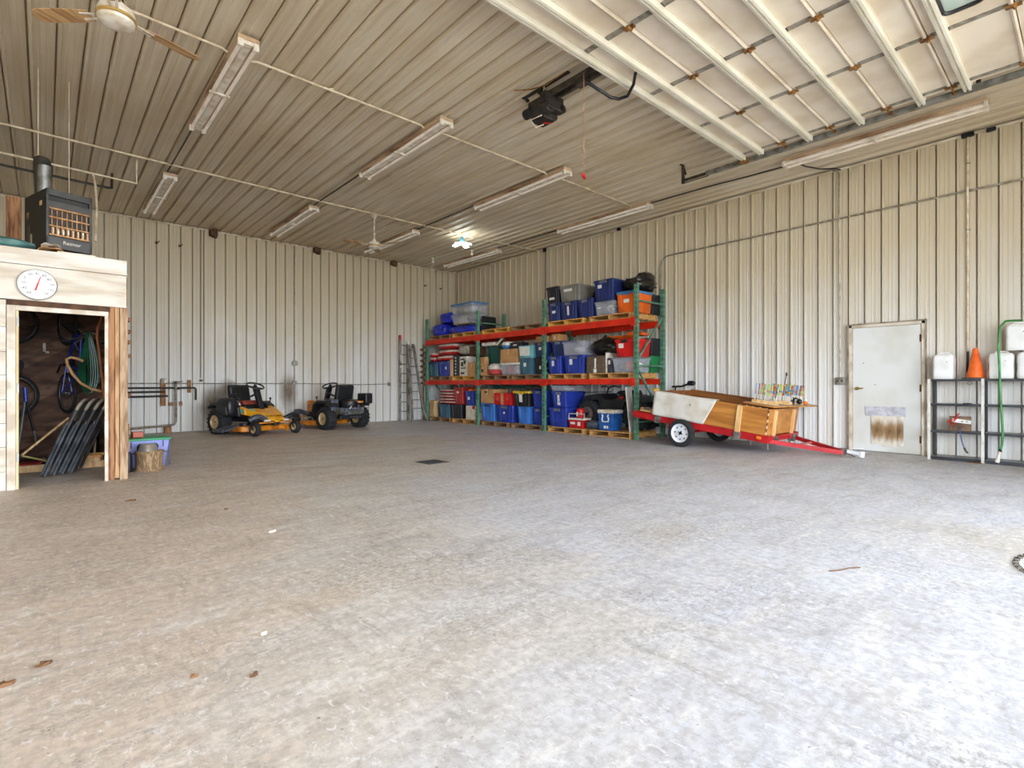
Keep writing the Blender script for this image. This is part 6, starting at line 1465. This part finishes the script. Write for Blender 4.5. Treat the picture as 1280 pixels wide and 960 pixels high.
def mower(label, loc, rz, variant):
    t = thing('riding_mower', label, 'mower', loc, rz=rz, group=None)
    # forward is local -y
    for s in (-1, 1):
        c = wheel(t, (s * .49, -.62, .145), .145, .115, 'front_wheel')
        MB().box((s * .49 - .07, -.66, .30), (s * .49 + .07, -.58, .335)).box((s * .49 - .072, -.64, .14), (s * .49 - .062, -.60, .31)).box((s * .49 + .062, -.64, .14), (s * .49 + .072, -.60, .31)).cyl((s * .49, -.62, .33), (s * .49, -.62, .40), .025, n=10).build('caster_fork', M_MBLK, t)
        ar = [Vector((s * .10, -.50, .32)), Vector((s * .26, -.60, .35)), Vector((s * .40, -.63, .41)), Vector((s * .50, -.62, .40)), Vector((s * .58, -.56, .33))]
        MB().tube(ar, [.05, .055, .055, .06, .045], 10).build('caster_arm', M_MBLK if s * variant > 0 else M_MGREY, t, smooth=True)
        wheel(t, (s * .47, .62, .265), .265, .26, 'rear_wheel', tread=18)
        MB().prism([(.18, .42), (.22, .60), (.40, .70), (.72, .69), (.88, .58), (.86, .54), (.70, .62), (.42, .62), (.30, .50), (.26, .42)], s * .30, s * .60, 'x').build('fender', M_MBLK, t, bevel=.02)
        MB().prism([(.0, .38), (.05, .60), (.22, .70), (.50, .70), (.50, .42)], s * .285, s * .44, 'x').build('side_console', M_MBLK, t, bevel=.03)
        MB().tube([(s * .38, .10, .66), (s * .38, .08, .74)], .012, 6).blob((s * .38, .08, .76), (.025, .025, .03), 10, 6).build('lever', M_BLACK, t, smooth=True)
    # deck
    MB().prism([(-.62, -.34), (-.45, -.44), (.40, -.44), (.58, -.34), (.62, .0), (.52, .20), (-.45, .22), (-.60, .05)], .085, .20, 'z').build('mowing_deck', M_MORG, t, bevel=.025)
    for x in (-.38, 0, .38): MB().cyl((x, -.10, .20), (x, -.10, .25), .10, n=18).build('spindle_cover', M_MBLK, t)
    for x in (-.36, .36): MB().cyl((x - .02, -.50, .11), (x + .02, -.50, .11), .055, n=14).build('deck_roller', M_MORG, t)
    MB().box((-.42, -.46, .10), (.42, -.44, .17)).box((-.40, -.62, .255), (.40, -.58, .285)).build('front_bar', M_MORG, t, bevel=.006)
    MB().obox((-.74, -.04, .165), (.30, .40, .03), (.0, -.30, 0)).obox((-.88, .0, .12), (.06, .34, .06), (0, -.3, 0)).build('discharge_chute', M_MGREY, t, bevel=.012)
    # chassis and footboard with nose cowl
    MB().box((-.22, -.60, .26), (.22, .90, .36)).box((-.05, -.66, .20), (.05, -.55, .34)).build('chassis', M_MBLK, t, bevel=.01)
    MB().box((-.34, -.34, .36), (.34, .16, .39)).build('footboard', M_MBLK, t, bevel=.008)
    cow = MB(); cow.add([(-.27, -.46, .455), (.27, -.46, .455), (.37, -.12, .56), (-.37, -.12, .56), (-.19, -.655, .345), (.19, -.655, .345), (.17, -.645, .30), (-.17, -.645, .30), (-.37, -.12, .42), (.37, -.12, .42)],
        [(0, 1, 2, 3), (4, 5, 1, 0), (7, 6, 5, 4), (8, 3, 2, 9), (0, 3, 8, 7, 4), (1, 5, 6, 9, 2), (6, 7, 8, 9)])
    cow.build('nose_cowl', M_MYEL, t, bevel=.014)
    for s in (-1, 1): MB().prism([(-.13, .42), (-.13, .555), (.06, .60), (.10, .44)], s * .30, s * .385, 'x').build('side_panel', M_MYEL, t, bevel=.012)
    nx = Vector((0, -.30, 1)); 
    lettering('Cub Cadet', .085, M_INK, t, (0, -.565, .408), (math.radians(29.5), 0, 0))
    MB().blob((0, -.645, .30), (.06, .02, .035), 14, 8, power=.7).build('badge', M_MYEL, t, smooth=True)
    MB().cyl((.16, -.645, .315), (.30, -.635, .315), .02, n=8).cyl((-.16, -.645, .315), (-.30, -.635, .315), .02, n=8).build('head_lamp', M_STICK, t)
    # steering column
    MB().prism([(-.20, .52), (-.08, .54), (.10, .98), (.06, 1.02), (-.02, .98), (-.14, .62)], -.055, .055, 'x').build('steering_column', M_MBLK, t, bevel=.015)
    ax = Vector((0, -.42, 1)).normalized(); c = Vector((0, .07, 1.045))
    w = MB().torus(c, .175, .017, ax, 30, 8).build('steering_wheel', M_BLACK, t, smooth=True)
    sp = MB()
    for a in (0, 2.1, 4.2):
        u, v = MB().frame(ax); sp.beam(c - ax * .03, c + (u * math.cos(a) + v * math.sin(a)) * .17, .035, .014, up=ax)
    sp.cyl(c - ax * .06, c + ax * .01, .04, n=12); sp.build('wheel_spoke', M_BLACK, w)
    # seat
    MB().box((-.20, .16, .40), (.20, .58, .62)).build('seat_pedestal', M_MBLK, t, bevel=.02)
    MB().prism([(.12, .63), (.15, .73), (.55, .70), (.58, .63)], -.24, .24, 'x').build('seat', M_SEATR if variant > 0 else M_MBLK, t, bevel=.03)
    bk = MB().prism([(.54, .66), (.66, .66), (.74, 1.03), (.69, 1.08), (.62, 1.04)], -.24, .24, 'x').build('seat_back', M_MBLK, t, bevel=.045)
    for s in (-1, 1): MB().tube([(s * .26, .60, .80), (s * .28, .45, .86), (s * .28, .30, .85)], .022, 8).build('armrest', M_MBLK, t, smooth=True)
    # engine at the back
    MB().box((-.24, .70, .34), (.24, 1.02, .52)).build('engine_block', M_MGREY, t, bevel=.02)
    MB().lathe([(.20, 0), (.22, .03), (.21, .14), (.14, .19), (.08, .20)], c=(0, .86, .52), n=24).build('engine_shroud', M_MBLK, t, smooth=True)
    for s in (-1, 1):
        e = MB()
        for k in range(5): e.box((s * .24, .74 + k * .05, .38), (s * .34, .765 + k * .05, .52))
        e.build('cylinder_fins', M_GALV, t)
    MB().box((-.42, 1.04, .26), (.42, 1.08, .34)).build('rear_bumper', M_MBLK, t, bevel=.01)
    for k in range(4): MB().cyl((-.14 + k * .09, 1.081, .30), (-.14 + k * .09, 1.086, .30), .018, n=10).build('bumper_hole', M_MGREY, t)
    MB().cyl((-.22, 1.0, .40), (.18, 1.0, .40), .055, n=14).cyl((.18, 1.0, .40), (.30, 1.06, .40), .02, n=8).build('muffler', M_GALV, t, smooth=True)
    return t
m1 = mower('yellow riding mower facing the room with a rust coloured seat pad', (3.49, 12.32, 0), math.radians(19.6), 1)
MB().blob((-.45, .40, .58), (.13, .25, .21), 18, 10, .06, 2, 4, power=.5).build('bagger_hump', M_MBLK, m1, smooth=True)
MB().tube([(-.36, .14, .72), (-.33, .10, .60), (-.30, .06, .44)], .016, 8).build('grab_handle', M_STICK, m1, smooth=True)
MB().box((-.392, -.10, .46), (-.386, .0, .54)).obox((-.28, -.22, .535), (.09, .10, .004), (.30, 0, 0)).build('sticker', M_CYAN, m1)
m2 = mower('riding mower turned away from the room showing its rear engine', (5.33, 12.92, 0), math.radians(192), -1)
MB().box((-.62, .62, .60), (-.40, .96, .86)).build('air_box', M_MBLK, m2, bevel=.03)
MB().box((.26, .66, .44), (.46, .80, .72)).build('battery_box', M_MGREY, m2, bevel=.02)
MB().obox((.37, .81, .40), (.10, .01, .08)).build('sticker', M_MYEL, m2)
MB().obox((-.08, 1.03, .655), (.38, .02, .05)).build('label_plate', M_MORG, m2, bevel=.006)
lettering('Cub Cadet', .05, M_STICK, m2, (-.08, 1.0415, .655), (PI / 2, 0, PI))
for k in range(4): MB().tube([(-.10 + k * .07, 1.02, .60), (-.12 + k * .07, 1.05, .55), (-.08 + k * .07, 1.04, .50)], .012, 6).build('hose', M_STICK if k % 2 else M_GALV, m2, smooth=True)
MB().box((.30, -.30, .42), (.40, .0, .68)).build('side_tank', M_MORG, m2, bevel=.02)
# brown blotches on the wall behind them
for i, (x, z, sx, sz, lab) in enumerate(((2.92, .62, .35, .62, 'brown blotch on the far wall behind the first mower'), (3.25, .95, .34, .35, 'upper brown blotch on the far wall above the first mower hump'), (4.66, .88, .34, .62, 'brown blotch on the far wall left of the second mower'))):
    o = MB().sheet(lambda u, v: ((u - .5) * 2, 0, (v - .5) * 2), 2, 2).build('brown_blotch', M_BLOTCH)
    o.location = (x, YF - .0335, z); o.scale = (sx, 1, sz); tag(o, lab, 'stain', 'brown blotches on the far wall')

# ------------------------------------------------------------------ ladder, auger and bar in the far corner
M_ALU = mat('aluminium', hexc(158, 152, 140), .45, metal=.6, c2=hexc(116, 108, 96), scale=7)
t = thing('folding_ladder', 'aluminium folding ladder with a red end cap standing against the far wall', 'ladder', (8.16, 13.22, 0))
# front section: flared feet, rails drawing in to the top
bl, br, tl, tp = (-.22, 0, .0), (.25, -.02, .0), (-.15, .36, 2.25), (.03, .36, 2.25)
kn = .42
def P(a, b, f): return tuple(a[i] + (b[i] - a[i]) * f for i in range(3))
ml, mr = P(bl, tl, .17), P((br[0] - .07, br[1], 0), tp, .17)
ml = (-.205, .06, .38); mr = (.165, .06, .38)
for a, b, nm in ((ml, tl, 'rail'), (mr, tp, 'rail'), ((-.235, -.02, 0), ml, 'leg'), ((.255, -.02, 0), mr, 'leg')):
    MB().beam(a, b,   .055, .07, up=(0, 1, 0)).build(nm, M_ALU, t, bevel=.004)
for i in range(8):
    f = i / 7.6; a, b = P(ml, tl, f), P(mr, tp, f)
    MB().beam(a, b, .05, .028).build('rung', M_ALU, t, bevel=.003)
MB().box((-.26, -.05, 0), (-.205, .02, .025)).build('foot', M_BLACK, t); MB().box((.225, -.05, 0), (.285, .02, .025)).build('foot', M_BLACK, t)
# rear section stands behind, to the left
rl0, rl1, rr0, rr1 = (-.34, .52, 0), (-.33, .52, 2.42), (-.06, .50, 0), (-.08, .50, 2.28)
for a, b in ((rl0, rl1), (rr0, rr1)): MB().beam(a, b, .06, .075, up=(0, 1, 0)).build('rail', M_ALU, t, bevel=.004)
for i in range(8): z = .28 + i * .28; MB().beam((-.34, .51, z), (-.07, .51, z), .05, .028).build('rung', M_ALU, t, bevel=.003)
MB().obox((-.33, .52, 2.46), (.055, .085, .15)).build('end_cap', pl('cap_red', (186, 40, 48)), t, bevel=.01)
MB().obox((-.08, .50, 2.30), (.05, .08, .10)).build('end_cap', M_STICK, t, bevel=.01)
MB().obox((.02, .37, 2.22), (.06, .08, .12)).build('end_cap', M_MGREY, t, bevel=.01)
MB().obox((-.33, .475, 1.85), (.02, .005, .22)).obox((-.33, .475, 1.60), (.03, .005, .06)).build('sticker', M_STICK, t)
for z in (1.05, ): MB().obox((-.10, .40, 1.62), (.10, .04, .13)).build('hinge', M_STICK, t, bevel=.008)
M_AUG = mat('rusty_auger', hexc(150, 110, 66), .6, metal=.3, c2=hexc(96, 64, 36), scale=9)
t = thing('earth_auger', 'rusty spiral earth auger standing between the ladder and the rack', 'auger', (8.60, 13.68, 0))
MB().cyl((0, 0, .0), (0, 0, 2.3), .022, n=10).build('shaft', M_AUG, t)
def helix(u, v):
    a = u * 2 * PI * 7; r = .022 + .085 * v; return (r * math.cos(a), r * math.sin(a), 1.05 + 1.18 * u)
MB().sheet(helix, 140, 2).build('flighting', M_AUG, t, solid=.01)
tag(MB().cyl((8.74, 13.66, 0), (8.77, 13.72, 2.75), .022, n=8).build('steel_bar', M_PIPEBLK), 'dark steel bar standing behind the rack end upright', 'bar')

# ------------------------------------------------------------------ things on the floor
t = thing('floor_drain', 'square dark steel drain cover set in the concrete floor', 'drain', (4.01, 6.155, 0), rz=.03)
MB().box((-.17, -.17, .0), (.17, .17, .004)).build('frame', M_DARKST, t)
MB().box((-.15, -.15, .004), (.15, .15, .006)).build('cover', M_MGREY, t)
for i in range(7): MB().box((-.13, -.125 + i * .04, .006), (.13, -.11 + i * .04, .0075)).build('slot', M_BLACK, t)
M_LEAF = mat('dry_leaf', hexc(120, 84, 52), .8, c2=hexc(84, 56, 34), scale=9)
def leaf(label, x, y, s, seed, m=None, name='dry_leaf'):
    s *= .5
    random.seed(seed); n = 9; pts = []
    for i in range(n):
        a = 2 * PI * i / n; r = s * random.uniform(.45, 1.0); pts.append((x + r * math.cos(a) * 1.5, y + r * math.sin(a) * .8, .004 + random.uniform(0, .012)))
    b = [(p[0], p[1], .001) for p in pts]; c0 = (x, y, .012)
    tag(MB().add(pts + b + [c0], [(i, (i + 1) % n, 2 * n) for i in range(n)] + [(n + i, n + (i + 1) % n, (i + 1) % n, i) for i in range(n)] + [tuple(range(2 * n - 1, n - 1, -1))]).build(name, m or M_LEAF), label, 'leaf' if name == 'dry_leaf' else 'scrap', 'leaves and scraps on the floor')
leaf('dark dry leaf on the floor at the lower left of the photo', .0, 2.69, .045, 1)
leaf('flat dark crumb patch at the left edge of the floor', -.115, 2.60, .05, 2)
leaf('brown leaf on the floor in front of the shed', .60, 5.95, .07, 3)
leaf('small brown leaf on the floor, lower middle left', .41, 2.21, .022, 4)
leaf('curled brown leaf on the floor beside the small brown leaf', .575, 2.07, .022, 5)
leaf('tiny dark leaf on the floor between the shed and the drain', 1.16, 4.99, .025, 6)
leaf('pale paper scrap on the floor', .70, 2.39, .028, 7, M_PAPER, 'paper_scrap')
leaf('pale curled scrap on the floor in front of the shed leaf', 1.24, 4.01, .05, 8, M_PAPER, 'paper_scrap')
tag(MB().tube([(3.36, 1.03, .004), (3.42, .99, .006), (3.50, .97, .004), (3.56, .93, .004)], .0035, 6).build('twig', M_LEAF), 'thin dark twig on the floor right of centre', 'twig')
random.seed(21)
M_CHAIN = mat('dirty_chain', hexc(96, 88, 74), .5, metal=.5, c2=hexc(60, 54, 46), scale=20)
t = thing('chain', 'loose loop of dark chain lying on the floor at the right edge', 'chain', (4.40, .215, 0))
n = 44
for i in range(n):
    a = 2 * PI * i / n; c = (.255 * math.cos(a), .119 * math.sin(a), .006)
    MB().torus(c, .013, .003, (math.cos(a) * .2, .15, 1) if i % 2 else (math.cos(a + PI / 2), math.sin(a + PI / 2), .25), 10, 5).build('link', M_CHAIN, t)
